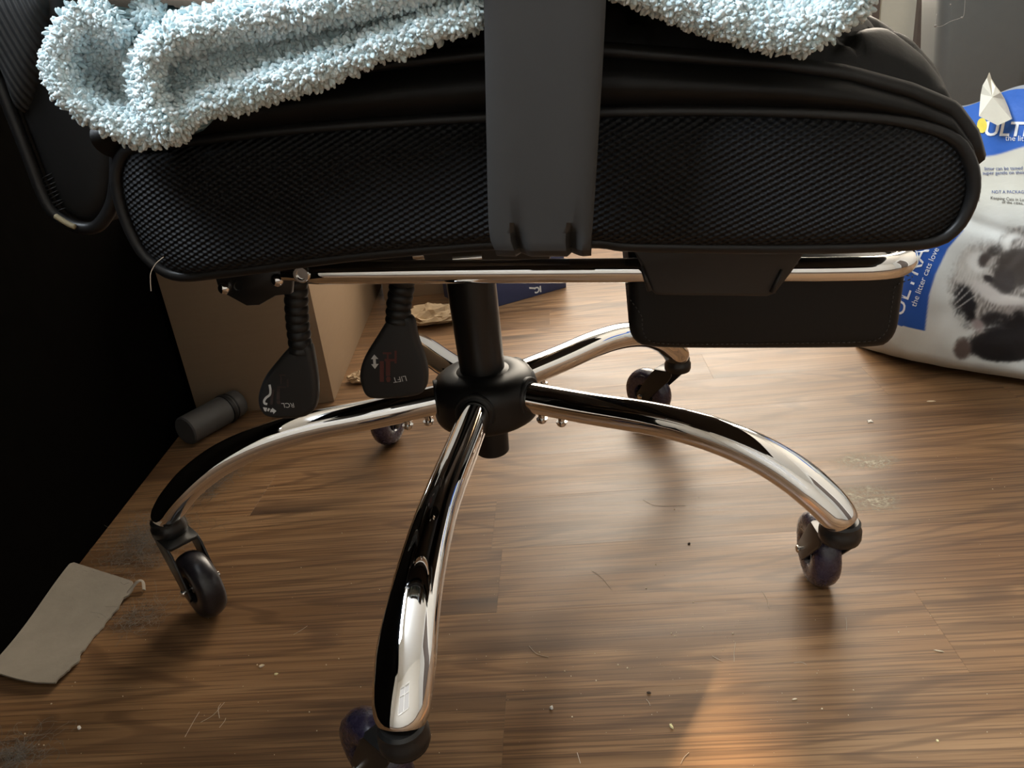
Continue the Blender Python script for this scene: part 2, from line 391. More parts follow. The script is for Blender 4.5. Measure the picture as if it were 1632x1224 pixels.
SLX0, SLX1, SLZ0, SLZ1 = .270, .322, 1.0, 1.45  # slot added in the back wall, out of view, to shape the sun streak
Jw = Join()
def wb(x0, x1, z0, z1): Jw.add(box_geo(((x0+x1)/2, RY1+.05, (z0+z1)/2), (x1-x0, .1, z1-z0)))
wb(RX0, SLX0, 0, RZ); wb(SLX1, RX1, 0, RZ); wb(SLX0, SLX1, 0, SLZ0); wb(SLX0, SLX1, SLZ1, RZ)
tag(mesh('wall_back', Jw.V, Jw.F, M['wall'], smooth=False), kind='structure')
wall('ceiling', ((RX0+RX1)/2, (RY0+RY1)/2, RZ+.05), (RX1-RX0+.2, RY1-RY0+.2, .1), 'ceiling')
added_door = tag(empty('added_door_1', (RX1, -1.05, 0)), kind='structure')  # unseen door, added so the chrome legs catch a dark reflection
box('added_door_leaf', (-.02, 0, 1.0), (.04, .86, 2.0), M['brown_trim'], added_door)
for c, sz in (((-.03, -.47, 1.02), (.06, .08, 2.04)), ((-.03, .47, 1.02), (.06, .08, 2.04)), ((-.03, 0, 2.08), (.06, 1.02, .08))): box('added_door_frame', c, sz, M['white_trim'], added_door)
# door casing beyond the seat front: beige board, dark brown post, white edge
def at_depth(px, py, D): return EYE + ray(px, py)*D
for nm, x0, x1, y, mt, th in (('trim_1', 1.27, 1.388, 1.88, 'beige', .05), ('trim_2', 1.388, 1.412, 1.86, 'brown_trim', .05), ('trim_3', 1.412, 1.424, 1.85, 'white_trim', .05), ('trim_4', 1.252, 1.27, 1.87, 'brown_trim', .05), ('trim_5', 1.17, 1.252, 1.88, 'beige', .05)):
    wall(nm, ((x0+x1)/2, y+.05, .55), (x1-x0, .10, 1.1), mt)

# ------------------------------------------------------------------ the chair
chair = empty('office_chair')
tag(chair, 'black leather and mesh office chair on a five-legged chrome base with purple wheels', 'chair')
PHI0 = math.radians(-101.9066)

# hub
hub = lathe('hub', [(.0, .1925), (.022, .1925), (.0245, .191), (.028, .1915), (.036, .1905), (.0400, .1890), (.0445, .1855), (.0475, .1805), (.0490, .1750), (.0492, .1700), (.0492, .1600), (.0492, .1520), (.0486, .1490), (.0470, .1462), (.0440, .1442), (.0400, .1432), (.030, .1430), (.0, .1430)][::-1], M['plastic_dark'], chair, 48)
lathe('gas_lift_column', [(.0, .188), (.0205, .188), (.0208, .2), (.0222, .30), (.0222, .335), (.0, .335)], M['steel_black'], chair, 40)
lathe('gas_lift_foot', [(.0, .1055), (.0150, .1055), (.0158, .1065), (.0175, .145), (.0, .145)], M['plastic_dark'], chair, 36)
# legs
prof = spline([(.036, .1685), (.10, .1645), (.16, .1620), (.205, .1560), (.245, .1440), (.275, .1280), (.296, .1110), (.3075, .0985), (.311, .0925)], 8)
Ls = np.linspace(0, 1, len(prof))
rad = np.interp(Ls, [0, .30, .50, .68, .85, 1.0], [.0140, .0144, .0170, .0196, .0184, .0150])
radv = np.interp(Ls, [0, .30, .50, .68, .85, 1.0], [.0140, .0142, .0144, .0143, .0138, .0132])
heads = [132.0, 84.0, 129.7, -113.0, -46.0]
trails = [.044, .046, .047, .036, .036]
wheelmat = ['wheel', 'wheel', 'wheel', 'wheel', 'wheel_shaded']
for k in range(5):
    ph = PHI0+k*2*PI/5; c, s = math.cos(ph), math.sin(ph)
    P = [(r*c, r*s, z) for r, z in prof]
    leg = tube('leg', P, radv, M['chrome'], chair, seg=36, ell=rad)
    tip = np.array([.311*c, .311*s, .0925])
    Ms = Matrix(((0, -s, c, 0), (0, c, s, 0), (1, 0, 0, .1683), (0, 0, 0, 1)))
    lathe('leg_socket', [(.0146, .030), (.0184, .030), (.0186, .0462), (.0178, .0470), (.0160, .0470), (.0150, .0452), (.0146, .030)], M['rubber'], leg, 28, Ms)  # black ring stands in for the shaded recess around the leg
    bolts = ((.0565, .1505), (.076, .1500))
    for (br, bz) in bolts:
        Mx = Matrix.Translation((br*c, br*s, bz-.0035))
        lathe('bolt', [(.0, -.003), (.0032, -.003), (.0042, -.0018), (.0042, .0), (.0052, .0002), (.0052, .0012), (.003, .0015), (.003, .006), (.0, .006)], M['steel'], leg, 16, Mx)
    hd = math.radians(heads[k]); H = np.array([math.cos(hd), math.sin(hd), 0]); X = np.array([math.sin(hd), -math.cos(hd), 0])
    wc = np.array([tip[0], tip[1], 0]) + H*trails[k] + np.array([0, 0, .0330])
    R3 = Matrix(((H[0], X[0], 0, tip[0]), (H[1], X[1], 0, tip[1]), (0, 0, 1, 0), (0, 0, 0, 1)))
    # swivel collar
    lathe('swivel_collar', [(.0, .0770), (.0150, .0770), (.0160, .0785), (.0160, .0850), (.0148, .0870), (.0148, .0915), (.0130, .0935), (.0, .0935)], M['steel_black'], leg, 32, Matrix.Translation((tip[0], tip[1], 0)))
    # fork: top plate with two cheeks that lean back to the axle
    J = Join()
    def pl(lx, ly, lz): return tuple(R3 @ Vector((lx, ly, lz)))
    hw, th = .0152, .0020
    top = [(-.0135, .0785), (.020, .0775), (.027, .0735), (.027, .0705), (-.014, .0750)]
    plan = [(hw*math.cos(a), hw*math.sin(a)) for a in np.linspace(PI/2, 3*PI/2, 13)]+[(.024, -hw), (.027, -hw*.8), (.027, hw*.8), (.024, hw)]
    V, F = prism_geo(plan, -.0785, -.0755, .0007); J.add(([pl(v[0], v[2], -v[1]-(.10*v[0] if v[0] > 0 else 0)) for v in V], F))
    for sgn in (-1, 1):
        tr_ = trails[k]; cheek = [(-.001, .0770), (.024, .0755), (.030, .0700), (tr_+.0075, .0345), (tr_+.0080, .0280), (tr_+.004, .0230), (tr_-.003, .0235), (tr_-.009, .0290), (.004, .0640), (-.001, .0720)]
        V, F = prism_geo(cheek, sgn*hw-(th if sgn > 0 else 0), sgn*hw+(th if sgn < 0 else 0), .0006)
        J.add(([pl(*v) for v in V], F))
    sharp(fix(mesh('fork', J.V, J.F, M['steel_black'], leg)), 40)
    # wheel and hub face, axle
    Rw = Matrix(((H[0], 0, X[0], wc[0]), (H[1], 0, X[1], wc[1]), (0, -1, 0, wc[2]), (0, 0, 0, 1)))
    wp = [(.0125, -.0100), (.0150, -.0106), (.0215, -.0110), (.0262, -.0100), (.0288, -.0072), (.0302, -.0032), (.0305, .0), (.0302, .0032), (.0288, .0072), (.0262, .0100), (.0215, .0110), (.0150, .0106), (.0125, .0100)]
    V, F = [], []
    sg = 40
    for r, z in wp:
        for q in range(sg):
            a = 2*PI*q/sg; V.append(tuple(Rw @ Vector((r*1.082*math.cos(a), r*1.082*math.sin(a), z*1.05))))
    nP = len(wp)
    for i in range(nP):
        for q in range(sg): F.append((i*sg+q, i*sg+(q+1) % sg, ((i+1) % nP)*sg+(q+1) % sg, ((i+1) % nP)*sg+q))
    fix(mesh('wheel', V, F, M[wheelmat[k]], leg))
    J = Join()
    J.add(lathe_geo([(.0, -.0085), (.0048, -.0085), (.0048, .0085), (.0, .0085)], 20, Rw))
    for q in range(5):
        a = 2*PI*q/5; Rq = Rw @ Matrix.Rotation(a, 4, 'Z')
        V, F = box_geo((.0085, 0, 0), (.010, .0026, .015)); J.add(([tuple(Rq @ Vector(v)) for v in V], F))
    J.add(lathe_geo([(.0, -.002), (.0126, -.002), (.0126, .002), (.0, .002)], 24, Rw))
    sharp(fix(mesh('wheel_core', J.V, J.F, M['plastic'], leg)))
    lathe('axle_bolt', [(.0, -.0190), (.0022, -.0190), (.0034, -.0182), (.0034, -.0172), (.0018, -.0170), (.0018, .0170), (.0034, .0172), (.0034, .0182), (.0022, .0190), (.0, .0190)], M['steel'], leg, 16, Rw)

# ---- seat cushion, lofted along its length from the side curves
z1c = [(-.135, .425), (-.122, .4284), (-.087, .4295), (0, .4292), (.066, .4264), (.123, .4232), (.164, .4198), (.207, .4152), (.243, .4095), (.265, .4041), (.280, .3965), (.289, .3860), (.2935, .3780)]
zbc = [(-.135, .372), (-.117, .3630), (-.0415, .3645), (0, .3660), (.06, .3660), (.115, .3640), (.150, .3600), (.206, .3540), (.262, .3515), (.279, .3520), (.2870, .3560), (.2925, .3640), (.2945, .3725)]
zwc = [(-.135, .446), (-.05, .4525), (.03, .4540), (.07, .4535), (.125, .4491), (.164, .4423), (.20, .4360), (.233, .4282), (.261, .4180), (.280, .4085), (.2895, .3965), (.2945, .3840)]
def curve(c, a): c = np.array(c); return float(np.interp(a, c[:, 0], c[:, 1]))
HB = .247
stations = np.r_[np.linspace(-.133, .26, 46), np.linspace(.266, .2940, 18)]
Nb, Nt = 12, 40
V, F = [], []
ring = []
for a in stations:
    zb, z1, zw = curve(zbc, a), curve(z1c, a), curve(zwc, a)
    row = []
    for i in range(5): t_ = i/4; row.append((-HB+.004*math.sin(t_*PI)*0+.006*(1-t_), zb+(z1-zb)*t_))
    for i in range(1, Nb+1): t_ = i/Nb; row.append((-HB-.0125*math.sin(t_*PI)**.75*min(1, (zw-z1)/.02), z1+(zw-z1)*t_))
    cw = .014*min(1, max(.05, (.297-a)/.09))
    for i in range(1, Nt): t_ = -1+2*i/Nt; row.append((HB*t_, zw+cw*(1-abs(t_)**3.0)))
    for i in range(Nb, 0, -1): t_ = i/Nb; row.append((HB+.0125*math.sin(t_*PI)**.75*min(1, (zw-z1)/.02), z1+(zw-z1)*t_))
    for i in range(4, -1, -1): t_ = i/4; row.append((HB-.006*(1-t_), zb+(z1-zb)*t_))
    ring.append([(a, b, z) for b, z in row])
m_ = len(ring[0])
for rw in ring: V += rw
for i in range(len(ring)-1):
    for k in range(m_): F.append((i*m_+k, i*m_+(k+1) % m_, (i+1)*m_+(k+1) % m_, (i+1)*m_+k))
F.append(tuple(range(m_))); F.append(tuple((len(ring)-1)*m_+k for k in range(m_))[::-1])
sharp(fix(mesh('seat_cushion', V, F, M['leather'], chair, rotz=PSI)), 70)
# quilted top panel
V, F = [], []
qa = np.r_[np.linspace(-.12, .25, 110), np.linspace(.252, .2955, 34)]; qb = np.sin(np.linspace(-1, 1, 170)*PI/2)
for a in qa:
    zw = curve(zwc, a); cw = .0275*min(1, max(.02, (.2962-a)/.024))**.5
    for t_ in qb:
        b = t_*(HB-.003)
        q1, q2 = (a*1.0+b)/.047, (a*1.0-b)/.047
        d1 = abs(q1-round(q1)); d2 = abs(q2-round(q2)); dd = min(d1, d2)
        puff = (1-math.exp(-(dd/.085)**1.0)); tuft = math.exp(-((d1**2+d2**2)/.02))
        edge = min(1, (1-abs(t_))/.015)
        V.append((a, b, zw+.0015+cw*(1-abs(t_)**9)**.6+.010*(1-t_*t_)*min(1, (.296-a)/.08)+(.0075*puff-.004*tuft)*edge*min(1, (.296-a)/.065)))
nq = len(qb)
for i in range(len(qa)-1):
    for k in range(nq-1): F.append((i*nq+k, i*nq+k+1, (i+1)*nq+k+1, (i+1)*nq+k))
fix(mesh('quilted_top', V, F, M['leather'], chair, rotz=PSI))
# welts
wa = np.r_[np.linspace(-.118, .25, 60), np.linspace(.254, .2935, 20)]
near = [(a, -HB-.0005, curve(zwc, a)+.001) for a in wa]
frontw = [(.2950, b, .3835) for b in np.linspace(-HB+.01, HB-.01, 20)]
far = [(a, HB+.0005, curve(zwc, a)+.001) for a in wa[::-1]]
tube('welt', near+frontw+far, .0042, M['piping'], chair, seg=10, rotz=PSI)
# mesh side panels with piping, near and far side
P1px = [(200, 242), (225, 234), (300, 226), (420, 212), (560, 200), (770, 188), (960, 180), (1100, 178), (1250, 180), (1380, 188), (1460, 200), (1520, 222), (1545, 260), (1550, 300), (1540, 335), (1520, 365), (1486, 384), (1400, 391), (1240, 394), (1010, 391), (945, 385), (775, 389), (600, 403), (480, 417), (350, 434), (280, 438), (235, 410), (210, 370), (192, 320), (187, 275)]
P1 = resample(spline([A(x, y, -.252) for x, y in P1px], 8, True), 220, True)
cen = P1.mean(0)
for side in (-1, 1):
    V, F = [], []
    rings = [1.0, .985, .965, .94, .90, .84, .76, .64, .48, .30, .12]
    for s_ in rings:
        h_ = .0165*(1-s_**5)**.55
        for q in P1:
            # shrink by rim distance, not by scale, so that the rounded ends stay round
            v_ = cen+(q-cen)*np.array([1-(1-s_)*.55 if s_ > .6 else s_*1.3, s_])
            V.append((v_[0], side*(.2475+h_), v_[1]))
    n = len(P1)
    for i in range(len(rings)-1):
        for k in range(n): F.append((i*n+k, i*n+(k+1) % n, (i+1)*n+(k+1) % n, (i+1)*n+k))
    F.append(tuple((len(rings)-1)*n+k for k in range(n)))
    fix(mesh('mesh_side_panel', V, F, M['mesh_fabric'], chair, rotz=PSI))
    tube('piping', [(q[0], side*.2525, q[1]) for q in P1], .0033, M['piping'], chair, seg=10, closed=True, rotz=PSI)

# ---- under the seat
box('tilt_mechanism', (-.005, 0, .3335), (.17, .19, .042), M['steel_black'], chair, .004, PSI)
V, F = prism_geo([(-.08, .3525), (.10, .3525), (.10, .3585), (-.08, .3585)], -.21, .21, .001)
fix(mesh('seat_plate', V, F, M['steel_black'], chair, rotz=PSI))
bp = [A(x, y, -.195) for x, y in [(340, 428), (462, 418), (466, 440), (464, 468), (440, 471), (414, 486), (394, 487), (372, 475), (350, 463)]]
prism('bracket_plate', bp, -.196, -.19, M['steel_black'], chair, .001)
for (x, y, s_) in ((440, 448, 1.0), (355, 461, .9)):
    a_, z_ = A(x, y, -.198)
    Mx = Matrix.Translation((a_, -.196, z_)) @ Matrix.Rotation(PI/2, 4, 'X') @ Matrix.Scale(s_, 4)
    lathe('dome_screw', [(.0, -.001), (.0044, -.001), (.0044, .0006), (.0036, .0022), (.002, .0031), (.0, .0033)], M['chrome'], chair, 20, Mx, rotz=PSI)
a_, z_ = A(379, 457, -.197)
Mx = Matrix.Translation((a_, -.1966, z_)) @ Matrix.Rotation(PI/2, 4, 'X')
lathe('bolt_hole', [(.0, -.0010), (.0024, -.0010), (.0024, -.0002), (.0030, .0001), (.0030, -.0012)], M['rubber'], chair, 18, Mx, rotz=PSI)
a_, z_ = A(748, 405, -.11)
Mx = Matrix.Translation((a_, -.125, z_)) @ Matrix.Rotation(PI/2, 4, 'X')
V, F = tube_geo([(a_-.0105, -.115, z_-.001), (a_+.0105, -.115, z_-.001)], .0052, 16); sharp(mesh('lever_shaft', V, F, M['chrome'], chair, rotz=PSI), 50)
a_, z_ = A(668, 406, -.12)
V, F = tube_geo([(a_-.004, -.12, z_), (a_+.004, -.12, z_)], .0036, 14); sharp(mesh('cable_end', V, F, M['steel'], chair, rotz=PSI), 50)

# footrest rail: chrome tube, flattened at the rear where its bolt passes, looping round in front
RB = -.20
rl = [A(450, 436, RB), A(470, 437, RB), A(495, 436, RB), A(512, 435, RB), A(700, 433, RB), A(980, 431, RB), A(1300, 430, RB), A(1383, 428.5, RB)]
pts = [(p_[0], RB, p_[1]) for p_ in rl]
er = .022; ax = pts[-1][0]+.004; zx = pts[-1][2]
for th in np.linspace(8, 90, 9): pts.append((ax+er*math.sin(math.radians(th)), RB+er*(1-math.cos(math.radians(th))), zx-.0008*th/90))
xe = pts[-1][0]
half = resample(pts, 90)
mir = [(p_[0], -p_[1], p_[2]) for p_ in half[::-1]]
full = list(map(tuple, half))+mir
dist = np.array([p_[0]-pts[0][0] for p_ in full])
vr = np.interp(dist, [0, .002, .010, .016, .024], [  .0045, .0045, .0045, .0062, .0071]); hr = np.interp(dist, [0, .010, .018, .024], [.0032, .0038, .0064, .0071])
rail = tube('footrest_rail', full, vr, M['chrome'], chair, seg=24, ell=hr, rotz=PSI)
a_, z_ = A(481, 437, RB-.006)
Mx = Matrix.Translation((a_, RB-.005, z_)) @ Matrix.Rotation(PI/2, 4, 'X')
lathe('rail_bolt', [(.0, -.003), (.0052, -.003), (.0052, .0022), (.0046, .0028), (.0032, .0028), (.0030, .0012), (.0, .0012)], M['steel'], rail, 24, Mx, rotz=0)
lathe('bolt_bush', [(.0, -.004), (.0058, -.004), (.0058, .0004), (.0, .0004)], M['rubber'], rail, 20, Mx, rotz=0)

# plastic guide that carries the rail under the seat front
gp = [A(x, y, -.214) for x, y in [(1000, 380), (1022, 425), (1036, 462), (1046, 471), (1062, 472), (1222, 474), (1236, 469), (1262, 436), (1292, 392), (1292, 380)]]
guide = prism('rail_guide', gp, -.214, -.1855, M['plastic'], chair, .0025, 3)
for x0, y0, x1, y1 in ((1022, 425, 1036, 463), (1246, 430, 1231, 466)):
    q0, q1 = A(x0, y0, -.2145), A(x1, y1, -.2145)
    V, F = tube_geo([(q0[0], -.2140, q0[1]), (q1[0], -.2146, q1[1])], [.0008, .0018], 8); mesh('guide_rib', V, F, M['plastic'], guide)

# footrest pad, folded away under the rail
pb = -.185
pp = [A(x, y, pb) for x, y in [(1002, 412), (1002, 500), (1004, 531), (1014, 549), (1034, 556), (1100, 559), (1300, 559), (1395, 557), (1420, 549), (1434, 527), (1440, 490), (1447, 440), (1449, 412)]]
pad = prism('footrest_pad', resample(np.vstack([spline(pp, 6), pp[:1]]), 120), pb-.0005, .185, M['leather_soft'], chair, .007, 4)
ins = np.array(pp); cc = ins.mean(0); st = resample(spline(cc+(ins-cc)*np.array([.905, .74]), 4, True), 260, True)
J = Join()
for i in range(0, 260, 2): J.add(tube_geo([(st[i][0], pb-.0006, st[i][1]), (st[(i+1) % 260][0], pb-.0006, st[(i+1) % 260][1])], .00035, 5))
tag(mesh('stitching', J.V, J.F, M['stitch'], pad), kind='stuff')

# ---- arm bracket: wide plastic strap that comes down beside the seat and turns under it
sb = -.300
pl0 = {y: (A(xl, y, sb), A(xr, y, sb)) for y, xl, xr in ((-20, 769.5, 967), (100, 772, 961), (200, 774, 955), (300, 776, 949), (355, 777.5, 945), (372, 779, 943.6), (385, 781, 942), (400, 788, 941))}
V, F = [], []
cols = 25
def strap_row(L, R, bfun, zadd=0):
    row = []
    for i in range(cols):
        t_ = i/(cols-1); a = L[0]+(R[0]-L[0])*t_; z = L[1]+(R[1]-L[1])*t_
        row.append((a, bfun(t_), z+zadd))
    return row
rows = []
Lt, Rt = pl0[-20]
sl = (np.array(pl0[-20][0])-np.array(pl0[300][0])); sl = sl/sl[1]; sr_ = (np.array(pl0[-20][1])-np.array(pl0[300][1])); sr_ = sr_/sr_[1]
for zz in (.66, .60, .54, .50):
    dz = zz-Lt[1]; rows.append(strap_row((Lt[0]+sl[0]*dz, zz), (Rt[0]+sr_[0]*dz*.3, zz-.004), lambda t_: sb))
def crown(t_, amp=.0016): return sb+amp*(abs(2*t_-1))**6
for y in (-20, 100, 200, 300, 355): rows.append(strap_row(*pl0[y], lambda t_: crown(t_)))
# lower bend with two gusset flutes
def flute(t_): return .0045*math.exp(-((t_-.265)/.045)**2)+.0045*math.exp(-((t_-.80)/.05)**2)
def flute2(t_): return max(0, .0060*(1-abs(t_-.285)/.11)) if t_ > .235 else 0
def gus(t_): 
    v_ = 0
    if .235 <= t_ <= .36: v_ += .0075*(1-(t_-.235)/.125)
    if .785 <= t_ <= .90: v_ += .0075*(1-(t_-.785)/.115)
    return v_
for y, k_ in ((372, .55), (385, .9), (400, 1.0)): rows.append(strap_row(*pl0[y], lambda t_, k_=k_: crown(t_)+gus(t_)*k_))
Lb, Rb = pl0[400]
for th in (20, 45, 70, 90):
    s_, c_ = math.sin(math.radians(th)), math.cos(math.radians(th)); r_ = .006
    rows.append(strap_row(Lb, Rb, lambda t_: crown(t_)+gus(t_)+r_*(1-c_), -r_*s_+.002))
rows.append([(q[0], -.17, q[2]+.002) for q in rows[-1]])
n = cols
for rw in rows: V += rw
thick = .0052
for rw_i, rw in enumerate(rows):
    for q in rw: V.append((q[0], q[1]+thick if rw_i < len(rows)-4 else q[1]+thick*.4, q[2]+(0 if rw_i < len(rows)-4 else thick)))
nr = len(rows); off = nr*n
for i in range(nr-1):
    for k in range(n-1):
        F.append((i*n+k, i*n+k+1, (i+1)*n+k+1, (i+1)*n+k)); F.append((off+i*n+k, off+(i+1)*n+k, off+(i+1)*n+k+1, off+i*n+k+1))
    F.append((i*n, (i+1)*n, off+(i+1)*n, off+i*n)); F.append((i*n+n-1, off+i*n+n-1, off+(i+1)*n+n-1, (i+1)*n+n-1))
for k in range(n-1):
    F.append((k, off+k, off+k+1, k+1)); i = nr-1; F.append((i*n+k, i*n+k+1, off+i*n+k+1, off+i*n+k))
strap = fix(mesh('armrest_bracket', V, F, M['plastic'], chair, rotz=PSI))
bm = bmesh.new(); bm.from_mesh(strap.data)
ed = [e for e in bm.edges if len(e.link_faces) == 2 and e.calc_face_angle(0) > math.radians(60)]
bmesh.ops.bevel(bm, geom=ed, offset=.0015, segments=2, affect='EDGES', profile=.5, clamp_overlap=True); bm.to_mesh(strap.data); bm.free()
strap.data.polygons.foreach_set('use_smooth', [True]*len(strap.data.polygons)); sharp(strap, 42)
# arm pad above the frame
prism('armrest_pad', resample(spline([(-.06, .655), (.10, .655), (.24, .65), (.27, .665), (.25, .685), (.10, .69), (-.06, .69), (-.085, .675)], 4, True), 60, True), -.335, -.255, M['leather_soft'], chair, .01, 3)

# ---- backrest
bk = spline([A(x, y, -.240) for x, y in [(185, 250), (183, 300), (174, 335), (152, 362), (120, 361), (88, 342), (68, 310), (45, 250), (0, 135)]], 5)
bot = [tuple(p_) for p_ in bk]
zl = bot[-1]
topo = [(zl[0]-.03, .56), (zl[0]-.09, .75), (zl[0]-.16, 1.0), (zl[0]-.13, 1.03), (zl[0]-.075, 1.02), (zl[0]-.02, .80), (zl[0]+.035, .58), (bot[0][0]+.004, .47)]
bo = resample(bot+topo, 150, True)
prism('backrest', bo, -.240, .240, M['leather_soft'], chair, .012, 4)
loop = [bot[i] for i in range(len(bot))]
tube('backrest_piping', [(q[0], -.2395, q[1]) for q in loop+[topo[0]]], .0036, M['piping'], chair, seg=10, rotz=PSI)
wn = [A(x, y, -.2435) for x, y in [(88, 342), (100, 350), (112, 357), (122, 361)]]
tube('worn_piping', [(q[0], -.2442, q[1]-.0002) for q in spline(wn, 6)], [.0006]+[.0016]*17+[.0006], M['worn_edge'], chair, seg=8, rotz=PSI)['label'] = 'piping rubbed through to its pale core'
# puckers beside the worn edge
J = Join()
for i in range(9):
    t_ = i/8; x0, y0 = 66+t_*22, 285+t_*52
    q0, q1 = A(x0, y0, -.2405), A(x0+13+4*random.random(), y0-9+4*random.random(), -.2405)
    J.add(tube_geo([(q0[0], -.2402, q0[1]), (q1[0], -.2396, q1[1])], [.0005, .0002], 6))
tag(mesh('puckers', J.V, J.F, M['leather_soft'], chair, rotz=PSI), kind='stuff')
wf = [A(x, y, -.243) for x, y in [(-30, -20), (60, -20), (72, 60), (60, 120), (40, 175), (20, 175), (2, 130), (-25, 60)]]
WP = resample(spline(wf, 5, True), 80, True); cw_ = WP.mean(0); V, F = [], []
for s_ in (1.0, .97, .9, .75, .5, .2):
    for q in WP: v_ = cw_+(q-cw_)*s_; V.append((v_[0], -.239-.006*(1-s_**4)**.6, v_[1]))
for i in range(5):
    for k in range(80): F.append((i*80+k, i*80+(k+1) % 80, (i+1)*80+(k+1) % 80, (i+1)*80+k))
F.append(tuple(5*80+k for k in range(80)))
fix(mesh('wing_fabric', V, F, M['wing_fabric'], chair, rotz=PSI))

# ---- levers
def lever(name, label, b, sleeve, radius, outline, side_dx):
    body = prism(name, resample(spline([A(x, y, b) for x, y in outline], 6, True), 90, True), b, b+.011, M['paddle'], chair, .0038, 4)
    body['label'] = label
    pts = [A(x, y, b+.006) for x, y in sleeve]
    path = resample(spline([(p_[0], b+.006, p_[1]) for p_ in pts], 12), 170)
    L = np.r_[0, np.cumsum(np.linalg.norm(np.diff(path, axis=0), axis=1))]
    r_ = radius*(1+.13*np.abs(np.sin(L*PI/.0062))**.7-.10)
    V, F = tube_geo(path, r_, 24); mesh('ribbed_sleeve', V, F, M['rubber'], body)
    return body
def onto(name, geo, b, parent, cx, cy, size_fn, mat):
    pass
rcl = lever('recline_lever', 'ribbed recline lever with a paddle marked RCL', -.160,
            [(471, 430), (472, 470), (474, 510), (478, 545), (479, 560)], .0081,
            [(462, 553), (478, 549), (492, 553), (498, 575), (503, 612), (503, 640), (497, 658), (478, 668), (440, 669), (420, 664), (411, 650), (410, 630), (420, 603), (440, 577)], 0)
lift = lever('lift_lever', 'ribbed lift lever with a paddle marked LIFT', -.120,
             [(642, 440), (640, 460), (636, 485), (634, 512)], .0092,
             [(618, 510), (636, 505), (656, 509), (664, 540), (677, 580), (680, 607), (674, 626), (655, 634), (605, 638), (584, 634), (575, 618), (572, 596), (580, 570), (600, 537)], 0)
def print_poly(parent, name, b, polys, mat):
    """flat printed marks: each polygon of picture points lies on the paddle face"""
    V, F = [], []
    for P in polys:
        s = len(V)
        for (x, y) in P: a, z = A(x, y, b); V.append((a, b, z))
        F.append(tuple(range(s, s+len(P))))
    return mesh(name, V, F, mat, parent, smooth=False)
def print_text(parent, body, b, x, y, hpx, rot, mat, name='lettering'):
    V, F = text_geo(body, 1.0); (a0, z0) = A(x, y, b); (a1, z1) = A(x+100, y, b); sc_ = math.hypot(a1-a0, z1-z0)/100*hpx
    out = []
    c_, s_ = math.cos(rot), math.sin(rot)
    for v in V: out.append((a0+sc_*(v[0]*c_-v[1]*s_), b, z0+sc_*(v[0]*s_+v[1]*c_)))
    return mesh(name, out, F, mat, parent, smooth=False)
def thick(pts, w):
    P = spline(pts, 6); T = np.gradient(P, axis=0); T /= np.linalg.norm(T, axis=1, keepdims=True); N = np.c_[-T[:, 1], T[:, 0]]*w/2
    L, R = P+N, P-N
    return [[tuple(L[i]), tuple(L[i+1]), tuple(R[i+1]), tuple(R[i])] for i in range(len(P)-1)]
def rect(x, y, w, h, r=0.0):
    c_, s_ = math.cos(r), math.sin(r); return [(x+i*w/2*c_-j*h/2*s_, y+i*w/2*s_+j*h/2*c_) for i, j in ((-1, -1), (1, -1), (1, 1), (-1, 1))]
bf = -.1203
print_text(lift, 'LIFT', bf, 637, 604, 13, PI+.10, M['white_print'])
print_poly(lift, 'arrow_print', bf, [[(596.5, 565), (603, 572), (598.8, 572), (599.3, 580), (603.5, 580), (597.5, 588), (591.5, 580.5), (595, 580.4), (594.6, 572.4), (591, 572.4)]], M['white_print'])
print_poly(lift, 'chair_print', bf, [rect(608.5, 592, 6.5, 33), rect(618.5, 587, 7, 24), rect(621, 574, 16, 4), rect(630.5, 569, 3.5, 20), rect(617, 563, 14, 3), rect(618, 570, 3, 12), [(617, 600), (621, 600), (623, 604), (621, 609), (617, 609), (615, 604)]], M['red_print'])
br = -.1603
print_text(rcl, 'RCL', br, 459, 645.5, 11.5, PI-.02, M['white_print'])
print_poly(rcl, 'curve_print', br, thick([(429.5, 613), (431, 622), (430, 629), (424, 634), (421, 639), (422, 643), (426, 644)], 3.6), M['white_print'])
print_poly(rcl, 'arrow_print', br, [[(419, 649), (426, 650), (424, 656), (421.5, 655)], rect(428, 653, 3, 5, .5), rect(432, 654.5, 2, 5, .2), [(434, 650), (440.5, 655), (435.5, 660), (435.5, 657), (433, 656.5), (433, 653)]], M['white_print'])
print_poly(rcl, 'chair_print', br, [rect(433.5, 633, 4.5, 24, .12), rect(443.5, 628, 5, 18, .05), rect(449, 617, 14, 2.6), rect(458.5, 611, 2.8, 13), rect(450, 598, 10, 2.5), rect(448, 606, 2, 12), [(442, 638), (446, 638), (447.5, 641), (446, 644), (442, 644), (440.5, 641)]], M['red_faint'])
# one pale hair caught on the side panel
hp = spline([A(x, y, -.268) for x, y in [(264, 408), (252, 418), (244, 432), (243, 445), (244, 462)]], 6)
hair = tube('hair_strand', [(q[0], -.2700, q[1]) for q in hp], .00022, M['hair'], None, seg=5, rotz=PSI)
tag(hair, 'single pale hair clinging to the lower rear corner of the mesh seat side', 'hair')

